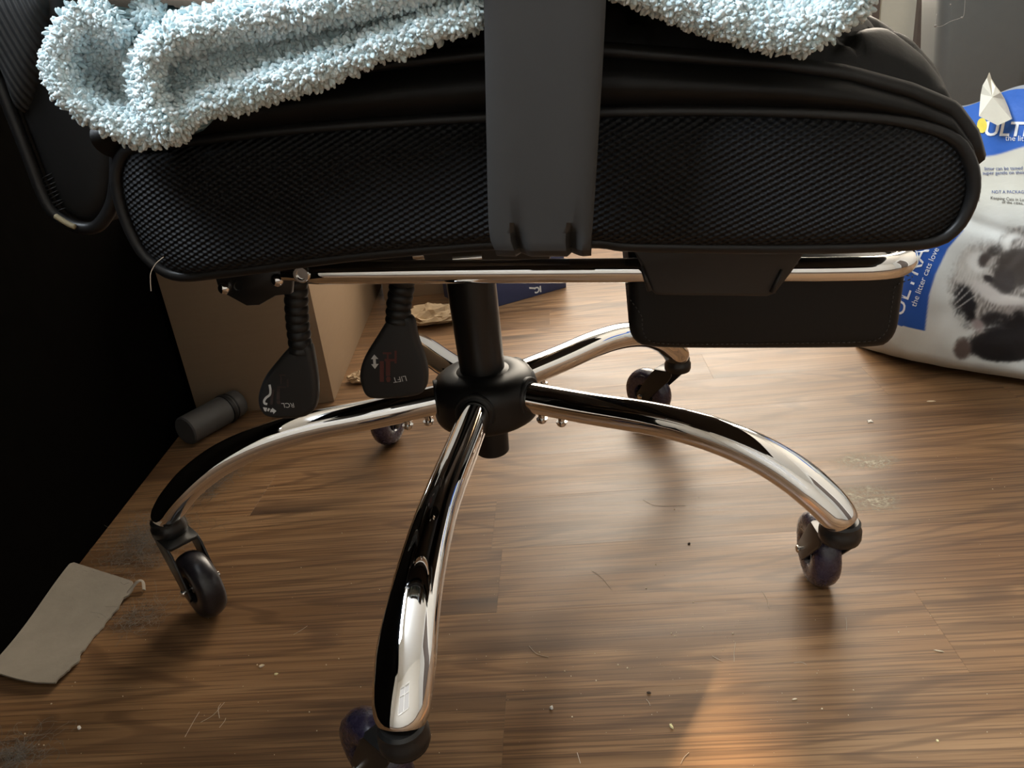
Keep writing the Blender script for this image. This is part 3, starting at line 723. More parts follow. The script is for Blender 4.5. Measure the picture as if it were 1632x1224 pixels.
# ------------------------------------------------------------------ plush blanket
def inside(P, poly):
    x, y = P[:, 0], P[:, 1]; r = np.zeros(len(P), bool); n = len(poly)
    for i in range(n):
        (x0, y0), (x1, y1) = poly[i-1], poly[i]
        c = ((y0 > y) != (y1 > y)); xi = (x1-x0)*(y-y0)/((y1-y0) if y1 != y0 else 1e-9)+x0
        r ^= c & (x < xi)
    return r
def dseg(P, path):
    d = np.full(len(P), 1e9); tt = np.zeros(len(P)); path = np.array(path, float)
    for i in range(len(path)-1):
        a, b = path[i], path[i+1]; ab = b-a; t_ = np.clip(((P-a) @ ab)/(ab @ ab), 0, 1)
        q = np.linalg.norm(P-(a+t_[:, None]*ab), axis=1); m_ = q < d; d[m_] = q[m_]; tt[m_] = (i+t_[m_])/(len(path)-1)
    return d, tt
PXM = .000312
BV, BF, BT, BN = [], [], [], []
def patch(poly, b0, ridges, base, back, step=4.0):
    poly = [tuple(q) for q in spline(poly, 4, True)]
    x0, y0 = np.min(poly, 0)-8; x1, y1 = np.max(poly, 0)+8
    nx, ny = int((x1-x0)/step)+1, int((y1-y0)/step)+1
    gx, gy = np.meshgrid(x0+np.arange(nx)*step, y0+np.arange(ny)*step); P = np.c_[gx.ravel(), gy.ravel()]
    dist, _ = dseg(P, poly+[poly[0]]); ins = inside(P, poly) & (dist > 5)
    infl = np.sqrt(np.clip(1-(1-np.clip(dist/base[0], 0, 1))**2, 0, 1))*base[1]
    h = infl.copy()
    for path, R, hh in ridges:
        d, _ = dseg(P, spline(path, 5)); q = np.sqrt(np.clip(1-(d/R)**2, 0, 1))*hh
        h = np.maximum(h, q*np.clip(dist/10, .25, 1)) if hh > 0 else h+hh*np.exp(-(d/R)**2)
    nz = np.array([mnoise.noise(Vector((p_[0]*.03, p_[1]*.03, b0*50)))*.0022+mnoise.noise(Vector((p_[0]*.09, p_[1]*.09, 3)))*.0012 for p_ in P])
    h = h+nz*np.clip(dist/12, 0, 1)
    idx = -np.ones(len(P), int); off = len(BV)
    for i in np.where(ins)[0]:
        a, z = A(P[i, 0], P[i, 1], b0-h[i]); idx[i] = len(BV); BV.append((a, b0-h[i], z))
    cnt = len(BV)-off
    for i in range(cnt): v = BV[off+i]; BV.append((v[0], max(b0+back, v[1]+.002), v[2]))
    idg = idx.reshape(ny, nx); edges = {}
    for j in range(ny-1):
        for i in range(nx-1):
            q = (idg[j, i], idg[j, i+1], idg[j+1, i+1], idg[j+1, i])
            if min(q) < 0: continue
            BF.append(q); BF.append(tuple(k+cnt for k in q[::-1]))
            for a_, b_ in zip(q, q[1:]+q[:1]):
                if (b_, a_) in edges: del edges[(b_, a_)]
                else: edges[(a_, b_)] = 1
    for (a_, b_) in edges: BF.append((b_, a_, a_+cnt, b_+cnt))
    H = h.reshape(ny, nx); gyv, gxv = np.gradient(H, step*PXM)
    for j in range(ny):
        for i in range(nx):
            k = idg[j, i]
            if k < 0: continue
            nrm = np.array([-gxv[j, i], -1.0, gyv[j, i]]); e_ = dist[j*nx+i]
            BT.append((BV[k], nrm/np.linalg.norm(nrm), e_))
lob = [(205, 22), (213, 6), (235, -2), (262, 8), (270, 30), (240, 60), (215, 50)]
patch(lob, -.262, [], (24, .016), .006)
left = [(61, 110), (68, 75), (90, 30), (112, 8), (150, 0), (178, 10), (203, 40), (232, 52), (248, 42), (272, 22), (340, 4), (430, -14), (600, -45), (772, -75), (773, 10), (768, 42), (742, 52), (700, 62), (650, 88), (612, 92), (560, 118), (490, 146), (440, 158), (380, 178), (335, 186), (310, 200), (292, 224), (262, 232), (228, 237), (190, 225), (150, 205), (112, 182), (80, 150)]
r_out = [(185, 40), (150, 26), (118, 34), (92, 70), (88, 112), (108, 152), (150, 184), (200, 204), (258, 208)]
r_mid = [(272, 56), (244, 82), (232, 112), (236, 146), (250, 180), (266, 200)]
r_top = [(258, 66), (292, 52), (350, 38), (440, 22), (560, 0), (770, -45)]
r_bot = [(262, 206), (330, 162), (420, 132), (520, 104), (640, 62), (775, 12)]
patch(left, -.268, [(r_out, 38, .024), (r_mid, 30, .034), (r_top, 34, .030), (r_bot, 34, .026), ([(160, 112), (185, 138)], 32, -.013), ([(178, 120), (186, 148)], 20, -.008), ([(300, 130), (420, 84)], 22, -.004)], (30, .010), .003)
right = [(975, -70), (978, -6), (1000, 2), (1042, 18), (1075, 32), (1102, 42), (1128, 56), (1162, 60), (1200, 74), (1242, 80), (1286, 82), (1318, 66), (1342, 46), (1372, 28), (1390, 8), (1402, -70)]
patch(right, -.266, [([(1000, -30), (1100, 5), (1200, 35), (1290, 45), (1350, 10)], 48, .022)], (30, .014), .004)
# sheet that joins both hanging folds across the seat top
nA, nB_ = 60, 46; off = len(BV)
def sheet(a, q):
    """point of the sheet: q = 0 at the front fold, 1 far across the seat"""
    b = -.286+.39*q; zf = A(770+(a-.077)*3880, -34, -.286)[1]
    top = curve(zwc, a)+.046-.020*max(0, abs(b/HB)-.80)/.2
    k = min(1, q/.10); k = k*k*(3-2*k)
    return b, zf+(max(top, zf)-zf)*k+.003*mnoise.noise(Vector((a*20, b*20, 1)))
for lay in (0, 1):
    for i in range(nA):
        for j in range(nB_):
            a = -.125+.375*i/(nA-1); b, z = sheet(a, (j/(nB_-1))**1.3)
            BV.append((a, b, z+(0 if lay == 0 else .010)))
nn = nA*nB_
for i in range(nA-1):
    for j in range(nB_-1):
        k = off+i*nB_+j; BF.append((k+nn, k+nn+nB_, k+nn+nB_+1, k+nn+1)); BF.append((k, k+1, k+nB_+1, k+nB_))
for i in range(nA-1):
    for j in (0, nB_-1):
        k = off+i*nB_+j; BF.append((k, k+nB_, k+nB_+nn, k+nn))
for j in range(nB_-1):
    for i in (0, nA-1):
        k = off+i*nB_+j; BF.append((k, k+1, k+1+nn, k+nn))
blanket = fix(mesh('plush_blanket', BV, BF, M['plush_ground'], None, rotz=PSI))
tag(blanket, 'pale blue plush blanket bunched over the seat of the black office chair', 'blanket')
# pile: short chenille tufts rooted on the blanket
rng = np.random.default_rng(3)
TV, TF, TS = [], [], []
def tuft(p0, nrm, L, w):
    t1 = rng.normal(size=3); t1 -= nrm*(t1 @ nrm); t1 /= np.linalg.norm(t1)+1e-9; t2 = np.cross(nrm, t1)
    ax = nrm+rng.normal(scale=.55, size=3)+np.array([0, 0, -.35]); ax /= np.linalg.norm(ax)
    bend = t1*rng.uniform(-.35, .35)
    base = len(TV); sg = 5; prof_ = ((0, .6), (.35, 1.0), (.75, .95), (1.0, .45))
    for q, rr_ in prof_:
        c = p0+ax*L*q+bend*L*q*q
        for k in range(sg):
            a = 2*PI*k/sg; TV.append(tuple(c+(t1*math.cos(a)+t2*math.sin(a))*w*rr_))
    for i in range(3):
        for k in range(sg): TF.append((base+i*sg+k, base+i*sg+(k+1) % sg, base+(i+1)*sg+(k+1) % sg, base+(i+1)*sg+k))
    TF.append(tuple(base+3*sg+k for k in range(sg)))
    s_ = rng.uniform(0, .75)**1.3; TS.extend([s_]*(4*sg))
for (p_, nrm, e_) in BT:
    for _ in range(2):
        if rng.random() < .80:
            q = np.array(p_)+np.array([rng.uniform(-1, 1)*.0009, .0008, rng.uniform(-1, 1)*.0009])
            tuft(q, nrm, rng.uniform(.0024, .0044), rng.uniform(.0008, .0015))
for i in range(74):
    for j in range(84):
        a = -.123+.371*(i+rng.random())/74; q = (j+rng.random())/84; b, z = sheet(a, q)
        tuft(np.array([a, b, z+.0095]), np.array([0, -.6*max(0, 1-q/.10), 1.0]), rng.uniform(.0045, .0068), rng.uniform(.0015, .0023))
pile = tag(mesh('pile', TV, TF, M['plush'], blanket), kind='stuff')
at_ = pile.data.attributes.new('shade', 'FLOAT', 'POINT'); at_.data.foreach_set('value', TS)

# ------------------------------------------------------------------ litter bag
GB0 = np.array([.534, .360, 0]); GE = np.array([.146, -.14, 0]); GE /= np.linalg.norm(GE); GN = np.array([GE[1], -GE[0], 0])   # GN points at the viewer's side
def GUV(px, py):
    d = ray(px, py); t_ = (GN @ (GB0-EYE))/(GN @ d); P = EYE+t_*d; return float((P-GB0) @ GE), float(P[2])
NU, NVv = 210, 230
UW, VH = .36, .345
def bag_edges(v): return -.018+.27*v+.012*math.sin(v*14), .375-.02*v
def bag_top(u): return VH+.010*math.sin(u*38+.4)-.05*max(0, (u-.10))*0
def bag_pt(s, v, front=True):
    ul, ur = bag_edges(v); u = ul+(ur-ul)*s; vv = v/VH
    edge = (1-abs(2*s-1)**3.2)**.7; vert = (1-(max(0, .10-vv)/.10)**2)**.5*(.35+.65*(1-max(0, (vv-.35)/.65)**1.6))
    d = .070*edge*vert+.0045*edge*(mnoise.noise(Vector((u*14, v*18, 2)))+.5*mnoise.noise(Vector((u*40, v*30, 5))))
    crease = .004*math.exp(-((v-.205+.25*(u-.13))/.008)**2)
    d -= crease
    sgn = 1 if front else -1
    P = GB0+GE*u+GN*(d*sgn-.03)*1.0
    return np.array([P[0], P[1], max(.0008, v)])
def soft(x, w=.5): return 1/(1+math.exp(-max(-40, min(40, x/w))))
def ell(x, y, cx, cy, rx, ry, rot=0, w=.12, nz=0):
    c_, s_ = math.cos(rot), math.sin(rot); dx, dy = x-cx, y-cy; u_, v_ = dx*c_+dy*s_, -dx*s_+dy*c_
    return soft(1-math.hypot(u_/rx, v_/ry)+nz, w)
def lerp(a, b, t_): return tuple(x+(y-x)*t_ for x, y in zip(a, b))
def proj(P):
    d = P-EYE; w_ = d @ FW; return 816+CF*(d @ RT)/w_, 612-CF*(d @ UP)/w_
BLUE, WHITE = (.035, .125, .46), (.62, .62, .58)
def bag_colour(x, y):
    """printing on the bag, laid out on its flat front"""
    nz = .13*mnoise.noise(Vector((x*.10, y*.10, 1)))+.11*mnoise.noise(Vector((x*.34, y*.22, 4)))
    fur = mnoise.noise(Vector((x*.35+y*.12, y*.06-x*.05, 7)))
    c = lerp(WHITE, (.50, .50, .46), soft(mnoise.noise(Vector((x*.02, y*.02, 2))), .2))
    c = lerp(c, (.70, .66, .52), soft((332-y)/14+ (x-1560)*.0, 1.0)*.6)
    # blue head of the bag with a wavy lower edge
    yb = 246-(x-1555)*.10+5*math.sin((x-1540)*.045)
    c = lerp(c, BLUE, soft((yb-y)/1.2, .5))
    ytop = 166+(8 if x > 1572 else 0)+(10 if x > 1585 else 0)
    # curved blue stripe with vertical slogan
    xs = float(np.interp(-y, [-530, -470, -437, -396, -369, -340], [1474, 1481, 1491, 1511, 1534, 1560]))
    if 360+(x-1500)*.2 < y < 518+(x-1430)*.22: c = lerp(c, (.022, .085, .34), soft((xs-x)/1.0, .5))
    # cat photograph, in a finer local scale
    if x > 1500 and y > 360:
        X, Y = (x-1430)*4.08, (y-320)*4.08
        n1 = .10*mnoise.noise(Vector((X*.02, Y*.02, 1)))+.09*mnoise.noise(Vector((X*.09+Y*.03, Y*.05, 4)))
        st = mnoise.noise(Vector((X*.085+Y*.03, Y*.018-X*.012, 7)))
        e = lambda cx, cy, rx, ry, rot=0, w=.05, k=1.0: ell(X, Y, cx, cy, rx, ry, rot, w, n1*k)
        m = max(e(590, 560, 245, 290, 0, .045), e(800, 470, 190, 290, 0, .05), e(700, 930, 262, 122, 0, .03, .5), e(800, 800, 150, 240, 0, .04))
        m = max(m, e(425, 960, 62, 78, .2, .05, .6))
        f = lerp((.12, .105, .09), (.40, .365, .325), soft(st, .13))
        f = lerp(f, (.46, .43, .38), e(470, 420, 110, 120, -.5, .18)*.85)
        f = lerp(f, (.62, .60, .55), e(530, 395, 76, 66, .3, .10)*.8)
        f = lerp(f, (.060, .048, .042), e(570, 385, 44, 52, .5, .10))
        f = lerp(f, (.38, .34, .30), e(600, 400, 12, 34, .7, .2)*.7)
        f = lerp(f, (.055, .046, .040), e(632, 325, 52, 36, -.3, .12))
        f = lerp(f, (.060, .050, .043), e(770, 440, 150, 125, -.75, .05))
        f = lerp(f, (.048, .040, .036), e(690, 530, 78, 90, .3, .06))
        f = lerp(f, (.110, .095, .085), e(760, 400, 70, 22, -.8, .3)*.5)
        f = lerp(f, (.030, .025, .024), e(592, 505, 36, 24, .4, .08))
        f = lerp(f, (.50, .46, .42), e(600, 600, 130, 42, .55, .14))
        f = lerp(f, (.58, .54, .49), e(730, 650, 130, 34, .12, .14))
        f = lerp(f, (.30, .265, .24), e(760, 720, 110, 40, -.1, .2)*.8)
        f = lerp(f, (.013, .012, .013), e(432, 690, 82, 148, -.12, .045))
        f = lerp(f, (.022, .019, .019), e(650, 800, 120, 82, .2, .08))
        f = lerp(f, (.012, .010, .010), e(690, 950, 240, 112, 0, .035, .5))
        f = lerp(f, (.014, .012, .012), e(800, 860, 90, 150, 0, .06))
        f = lerp(f, (.27, .215, .20), e(520, 812, 44, 36, .4, .12))
        f = lerp(f, (.085, .060, .050), e(422, 965, 52, 70, .25, .09))
        for (wx, wy, wl, wr) in ((410, 640, 90, -.75), (430, 670, 95, -.62), (400, 605, 70, -.9)): f = lerp(f, (.45, .43, .40), ell(X, Y, wx, wy, wl, 3.2, wr, .3, 0)*.7)
        c = lerp(c, f, m)
        c = lerp(c, (.66, .65, .60), ell(X, Y, 745, 262, 70, 48, -.6, .1, 0)*(1-ell(X, Y, 790, 300, 62, 60, -.6, .08, 0))*.9)
    return c
bag = empty('litter_bag', tuple(GB0))
V, F, Cc = [], [], []
def bag_grid(front, nu, nv):
    off = len(V)
    for j in range(nv):
        for i in range(nu):
            s = i/(nu-1); v = VH*j/(nv-1)
            if j == nv-1 or True:
                P = bag_pt(s, v, front)
                ul, ur = bag_edges(v); u = ul+(ur-ul)*s
                P[2] += (.010*math.sin(u*46+1.0)+.020*max(0, u-.16))*max(0, (v/VH-.8)/.2)
                V.append(tuple(P-GB0))
                if front: x, y = proj(P); Cc.append(bag_colour(x, y))
                else: Cc.append((.6, .6, .57))
    for j in range(nv-1):
        for i in range(nu-1):
            q = (off+j*nu+i, off+j*nu+i+1, off+(j+1)*nu+i+1, off+(j+1)*nu+i); F.append(q if front else q[::-1])
    return off
f0 = bag_grid(True, NU, NVv); b0_ = bag_grid(False, NU, 40)
for i in range(NU-1): F.append((f0+i, b0_+i, b0_+i+1, f0+i+1))
bagskin = fix(mesh('bag_skin', V, F, M['bag'], bag))
ca = bagskin.data.color_attributes.new('print', 'FLOAT_COLOR', 'POINT'); ca.data.foreach_set('color', np.array([(*c_, 1.0) for c_ in Cc], float).ravel())
# which surface point lies on a given sight line (front skin)
FRONT = np.array(V[f0:f0+NU*NVv])+GB0
dd_ = FRONT-EYE; ww_ = dd_ @ FW; FPX = np.c_[816+CF*(dd_ @ RT)/ww_, 612-CF*(dd_ @ UP)/ww_]
def on_bag(x, y):
    k = np.argsort(((FPX-np.array([x, y]))**2).sum(1))[:3]; w = 1/(np.linalg.norm(FPX[k]-np.array([x, y]), axis=1)+.2); w /= w.sum()
    D = float((ww_[k]*w).sum()); return EYE+ray(x, y)*(D-.0012)-GB0
def bag_text(body, x, y, hpx, rot, mat, wide=1.0, slant=0.0, bend=0.0, bold=0.0):
    Vt, Ft = text_geo(body, 1.0, 0.0, bold); out = []
    c_, s_ = math.cos(rot), math.sin(rot)
    for v in Vt:
        tx, ty = v[0]*hpx*wide+v[1]*hpx*slant, v[1]*hpx; ty -= bend*tx*tx
        px_, py_ = x+tx*c_-ty*s_, y-(tx*s_+ty*c_); out.append(tuple(on_bag(px_, py_)))
    mesh('lettering', out, Ft, mat, bag, smooth=False)
bag_text('ULTRA', 1621, 207, 32, -.02, M['bag_white'], 1.06, .18, 0, .022)
bag_text('the litter that cats love', 1660, 222, 12.5, -.03, M['bag_white'], 1.0)
bag_text('the litter cats love', 1473, 441, 13.6, 1.19, M['bag_white'], 1.0, 0, .0007)
bag_text('ULTRA', 1447, 447, 38, 1.19, M['bag_white'], 1.0, 0, .0007)
bag_text('litter can be tamed - for cats and', 1622, 268, 8, .02, M['bag_blue_ink'])
bag_text('super gentle on their paws and', 1616, 275, 8, .02, M['bag_blue_ink'])
bag_text('NOT A PACKAGE WITH', 1618, 306, 7, .0, M['bag_blue_ink'])
bag_text('Keeping Cats in Loving Homes', 1622, 318, 7, -.06, M['bag_black_ink'])
bag_text('of the cities, due to litter', 1632, 324, 7, -.06, M['bag_black_ink'])
for i_, w_ in enumerate(('of', 'paw care', 'changes', 'no dust')): bag_text(w_, 1551, 296+i_*7, 7, -.15, M['bag_black_ink'])
bp_ = [on_bag(1565+9*math.cos(q)*.9, 200+12*math.sin(q)) for q in np.linspace(0, 2*PI, 20, endpoint=False)]
mesh('badge', [tuple(q) for q in bp_], [tuple(range(20))[::-1]], M['bag_yellow'], bag, smooth=False)
# torn cream lining standing up out of the bag mouth, and a scrap of clear film
def flap(name, px, D, th, mat, bow):
    P = [EYE+ray(x, y)*(D+bow*math.sin(i*1.7))-GB0 for i, (x, y) in enumerate(px)]; n = len(P); c_ = sum(P)/n+GN*.006
    bk_ = [q-GN*th for q in P]
    V = [tuple(q) for q in P]+[tuple(q) for q in bk_]+[tuple(c_), tuple(c_-GN*th*1.5)]
    F = [(i, (i+1) % n, 2*n) for i in range(n)]+[((i+1) % n+n, i+n, 2*n+1) for i in range(n)]+[(i, i+n, (i+1) % n+n, (i+1) % n) for i in range(n)]
    return sharp(fix(mesh(name, V, F, mat, bag)), 20)
flap('torn_lining', [(1560, 185), (1563, 150), (1566, 136), (1573, 124), (1576, 116), (1579, 126), (1586, 138), (1594, 148), (1600, 158), (1606, 172), (1612, 190), (1590, 200)], .865, .004, M['bag_lining'], .004)
flap('clear_film', [(1592, 150), (1600, 147), (1616, 145), (1613, 162), (1609, 185), (1598, 180)], .885, .0015, M['film'], .001)
tag(bag, 'white and blue cat litter bag printed with a dark longhaired cat', 'bag')

# ------------------------------------------------------------------ things on the floor behind
# cardboard box: four walls, base and closed flaps
def carton(x0, x1, y0, y1, h, label, gap=.003):
    root = empty('cardboard_box', ((x0+x1)/2, (y0+y1)/2, 0)); cx, cy = (x0+x1)/2, (y0+y1)/2; t_ = .004
    for c, s in (((0, (y0-y1)/2+t_/2, h/2), (x1-x0, t_, h)), ((0, (y1-y0)/2-t_/2, h/2), (x1-x0, t_, h)), (((x0-x1)/2+t_/2, 0, h/2), (t_, y1-y0-2*t_, h)), (((x1-x0)/2-t_/2, 0, h/2), (t_, y1-y0-2*t_, h))):
        box('side', c, s, M['cardboard'], root, .0012)
    box('base', (0, 0, .003), (x1-x0-2*t_, y1-y0-2*t_, .004), M['cardboard'], root)
    for sg in (-1, 1): box('flap', (sg*(x1-x0)/4, 0, h+t_/2), ((x1-x0)/2-gap, y1-y0, t_), M['cardboard'], root, .001)
    return tag(root, label, 'box')
carton(-.452, -.245, .407, 1.04, .33, 'brown cardboard box standing behind the recline lever')
carton(-.225, -.06, .92, 1.15, .26, 'brown cardboard box far back, behind the gas lift column')
# dents and crease on the near corner are left to the board's bump; a torn scrap lies at its foot
# navy box
q0, q1 = np.array([.0196, .7858]), np.array([.1604, .8615]); dn = (q1-q0)/np.linalg.norm(q1-q0); q0 = q0-dn*.05
nb_root = empty('navy_box', ((q0[0]+q1[0])/2, (q0[1]+q1[1])/2, 0)); ang_ = math.atan2(dn[1], dn[0]); Lb_ = float(np.linalg.norm(q1-q0))
nb_root.rotation_euler = (0, 0, ang_)
box('carton', (0, .075, .055), (Lb_, .15, .11), M['navy'], nb_root, .0015)
box('lid', (0, .075, .114), (Lb_+.004, .154, .008), M['navy'], nb_root, .0015)
Vt, Ft = text_geo('IC', .017, 0.0, .0008); ctr = np.array([(q0[0]+q1[0])/2, (q0[1]+q1[1])/2])
dt = ray(857, 461); nrm2 = np.array([-dn[1], dn[0], 0]); t_ = (nrm2[:2] @ (ctr-EYE[:2]))/(nrm2[:2] @ dt[:2]); Pt = EYE+dt*t_
lx = float((Pt[:2]-ctr) @ dn)
mesh('lettering', [(lx-v[0], -.0009, Pt[2]-v[1]) for v in Vt], Ft, M['white_print'], nb_root, smooth=False)
mesh('stroke', [(lx-.020, -.0009, Pt[2]+.006), (lx-.006, -.0009, Pt[2]+.002), (lx-.006, -.0009, Pt[2]+.0055), (lx-.020, -.0009, Pt[2]+.0095)], [(0, 1, 2, 3)], M['white_print'], nb_root, smooth=False)
tag(nb_root, 'navy blue carton with upside-down white lettering behind the gas lift', 'box')
# crumpled kraft paper
def crumple(name, cx, cy, rx, ry, rz, seed, label, mat='paper_crumple'):
    bm = bmesh.new(); bmesh.ops.create_icosphere(bm, subdivisions=4, radius=1)
    for v in bm.verts:
        c = v.co.copy(); k = abs(mnoise.noise(c*1.7+Vector((seed, 0, 0))))*.9+abs(mnoise.noise(c*4+Vector((0, seed, 0))))*.45
        s = 1.05-k*.55; v.co = Vector((c.x*rx*s, c.y*ry*s, max(0.0005, (c.z*.5+.5)*rz*2*s*(.55+.45*mnoise.noise(c*2.3+Vector((0, 0, seed)))+.2))))
    m = bpy.data.meshes.new(name); bm.to_mesh(m); bm.free(); m.materials.append(M[mat]); o = bpy.data.objects.new(name, m); COL.objects.link(o); o.location = (cx, cy, 0)
    return tag(o, label, 'paper')
x_, y_ = FL(700, 515); crumple('crumpled_paper', x_-.005, y_+.015, .075, .05, .020, 3, 'crumpled kraft paper lying behind the column and the far left leg')
x_, y_ = FL(566, 612); crumple('paper_scrap', x_+.008, y_+.01, .022, .020, .010, 9, 'small tan paper scrap beside the foot of the cardboard box')
# grey canister
can = empty('canister', (-.412, .352, .021)); ax_ = np.array([.045, .075, .0]); ax_ /= np.linalg.norm(ax_)
Rm = Vector((0, 0, 1)).rotation_difference(Vector(ax_)).to_matrix().to_4x4()
lathe('body', [(.0, -.044), (.019, -.044), (.021, -.042), (.021, .026), (.0195, .028), (.0, .028)], M['canister'], can, 32, Rm)
lathe('rubber_ring', [(.018, .0265), (.0222, .0268), (.0226, .0295), (.0222, .0325), (.018, .033)], M['rubber'], can, 32, Rm)
lathe('rubber_ring', [(.018, .0355), (.0212, .0358), (.0215, .0370), (.0212, .0382), (.018, .0385)], M['rubber'], can, 32, Rm)
lathe('cap', [(.0, .030), (.0195, .030), (.0205, .034), (.0205, .050), (.0190, .054), (.0, .054)], M['canister'], can, 32, Rm)
tag(can, 'grey plastic canister with a black rubber ring lying behind the left chair leg', 'canister')
# desk: black side panel close on the left
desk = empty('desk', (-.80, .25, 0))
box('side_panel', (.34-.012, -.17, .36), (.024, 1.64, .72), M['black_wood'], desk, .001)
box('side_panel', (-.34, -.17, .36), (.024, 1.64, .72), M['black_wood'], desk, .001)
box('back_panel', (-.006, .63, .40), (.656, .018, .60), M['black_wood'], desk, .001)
box('desktop', (.02, -.17, .735), (.78, 1.70, .028), M['black_wood'], desk, .002)  # out of view; length and overhang shaped to shade the floor by the panel
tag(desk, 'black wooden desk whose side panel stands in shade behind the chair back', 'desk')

# grey waste bin and dark cabinet behind the bag
bn = empty('waste_bin', (1.120, 1.12, 0))
V, F = [], []
def rrect(hx, hy, r, n=6):
    out = []
    for (sx, sy, a0) in ((1, 1, 0), (-1, 1, 90), (-1, -1, 180), (1, -1, 270)):
        for i in range(n+1):
            a = math.radians(a0+90*i/n); out.append((sx*(hx-r)+r*math.cos(a), sy*(hy-r)+r*math.sin(a)))
    return out
lv = [(.070, .07, 0.0), (.072, .072, .004), (.108, .095, .52), (.114, .101, .525), (.114, .101, .545), (.108, .095, .545), (.100, .088, .53), (.068, .066, .01)]
for hx, hy, z in lv:
    for q in rrect(hx, hy, .028): V.append((q[0], q[1], z))
nn = len(rrect(1, 1, .1))
for i in range(len(lv)-1):
    for k in range(nn): F.append((i*nn+k, i*nn+(k+1) % nn, (i+1)*nn+(k+1) % nn, (i+1)*nn+k))
F.append(tuple(range(nn))[::-1]); F.append(tuple((len(lv)-1)*nn+k for k in range(nn)))
sharp(fix(mesh('bin_body', V, F, M['grey_steel'], bn)), 40)
bn.rotation_euler = (0, 0, -.30)
tag(bn, 'grey tapered waste bin standing behind the litter bag', 'bin')
cabt = empty('cabinet', (1.52, 1.28, 0))
box('carcass', (0, 0, .36), (.44, .40, .68), M['black_wood'], cabt, .003)
box('door', (0, -.209, .37), (.42, .016, .62), M['black_wood'], cabt, .002)
for sg in (-1, 1):
    for sh_ in (-1, 1): box('foot', (sg*.19, sh_*.17, .01), (.03, .03, .02), M['black_wood'], cabt)
tag(cabt, 'black low cabinet at the right edge beyond the waste bin', 'cabinet')
# dusty cobweb strand with two lint knots hanging before the bin
cw = [EYE+ray(x, y)*1.30 for x, y in [(1493, 22), (1491, 40), (1500, 42), (1515, 34), (1530, 29), (1536, 24), (1538, 2), (1540, -20)]]
J = Join(); J.add(tube_geo(spline(cw, 6), .00035, 5))
for (x, y, r_) in ((1490.5, 41, .0022), (1533, 28, .0017), (1515, 7, .0012)):
    P = EYE+ray(x, y)*1.30; bm = bmesh.new(); bmesh.ops.create_icosphere(bm, subdivisions=2, radius=r_)
    J.add(([(v.co.x+P[0]+r_*.3*mnoise.noise(v.co*900), v.co.y+P[1], v.co.z+P[2]+r_*.4*mnoise.noise(v.co*700)) for v in bm.verts], [tuple(w.index for w in f.verts) for f in bm.faces])); bm.free()
tag(mesh('cobweb_strand', J.V, J.F, M['dust']), 'thin cobweb strand with pale lint knots hanging before the grey bin', 'cobweb')

# ------------------------------------------------------------------ small litter on the floor
# torn strip of card
tp = [(-40, 1062), (30, 1000), (62, 962), (92, 930), (108, 918), (124, 911), (150, 916), (185, 925), (214, 934), (216, 944), (206, 955), (196, 962), (190, 975), (172, 992), (164, 1004), (148, 1020), (140, 1036), (128, 1046), (130, 1056), (112, 1074), (92, 1097), (60, 1096), (30, 1091), (0, 1084), (-40, 1084)]
tp = resample(tp, 110, True)
for i in range(len(tp)):
    if tp[i][0] > 95 and tp[i][1] > 945: tp[i] += np.array([random.uniform(-1.6, 1.6), random.uniform(-1.6, 1.6)])
g0 = np.array([FL(*q) for q in tp]); g0[:, 0] = np.maximum(g0[:, 0], -.4585); cc = g0.mean(0); V, F = [], []
rg = (1.0, .8, .55, .3, .1); th_ = .0016
def card_z(q): return .0012+.006*max(0, (-.40-q[0])/.06)**2+.0022*(1+math.sin(q[1]*34+.8))
for lay in (0, 1):
    for s_ in rg:
        for q in g0: v_ = cc+(q-cc)*s_; V.append((v_[0], v_[1], card_z(v_)+(th_ if lay == 0 else 0)))
n = len(g0); K = len(rg)*n
for lay in (0, 1):
    for i in range(len(rg)-1):
        for k in range(n):
            q = (lay*K+i*n+k, lay*K+i*n+(k+1) % n, lay*K+(i+1)*n+(k+1) % n, lay*K+(i+1)*n+k); F.append(q if lay == 0 else q[::-1])
    q = tuple(lay*K+(len(rg)-1)*n+k for k in range(n)); F.append(q)
for k in range(n): F.append((k, K+k, K+(k+1) % n, (k+1) % n))
strip = sharp(fix(mesh('torn_card', V, F, M['card_torn'])), 50)
tag(strip, 'torn strip of grey-brown card on the floor against the desk panel', 'card')
cu = [(*FL(x, y), z) for x, y, z in [(198, 958, .003), (212, 946, .006), (224, 938, .009), (231, 936, .007), (231, 944, .003)]]
tube('torn_curl', spline(cu, 5), .0007, M['card_torn'], strip, seg=8, ell=[.0022]*21)

def fluff(name, cx, cy, rx, ry, rz, n, seed, label, r=.00012):
    rg_ = np.random.default_rng(seed); J = Join()
    for i in range(n):
        p0 = np.array([rg_.normal()*rx*.5, rg_.normal()*ry*.5, abs(rg_.normal())*rz*.4+.0006]); d_ = rg_.normal(size=3); d_[2] *= .4; p0[0] = max(p0[0], -.45-cx); d_ /= np.linalg.norm(d_)
        L = rg_.uniform(.010, .030); P = []
        tw = rg_.normal(size=3)*1.2
        for k in range(6):
            P.append(p0.copy()); d_ = d_+np.cross(tw, d_)*.35; d_ /= np.linalg.norm(d_); p0 = p0+d_*L/6; p0[2] = max(.0005, p0[2])
        J.add(tube_geo(P, r, 3, caps=False))
    o = mesh(name, J.V, J.F, M['dust']); o.location = (cx, cy, 0); return tag(o, label, 'dust', kind='stuff')
x_, y_ = FL(240, 868); fluff('dust_clump', x_, y_, .045, .055, .016, 900, 1, 'grey dust clump between the torn card and the left wheel')
x_, y_ = FL(338, 768); fluff('dust_clump', x_, y_, .030, .050, .014, 700, 2, 'grey dust clump under the bend of the left chair leg')
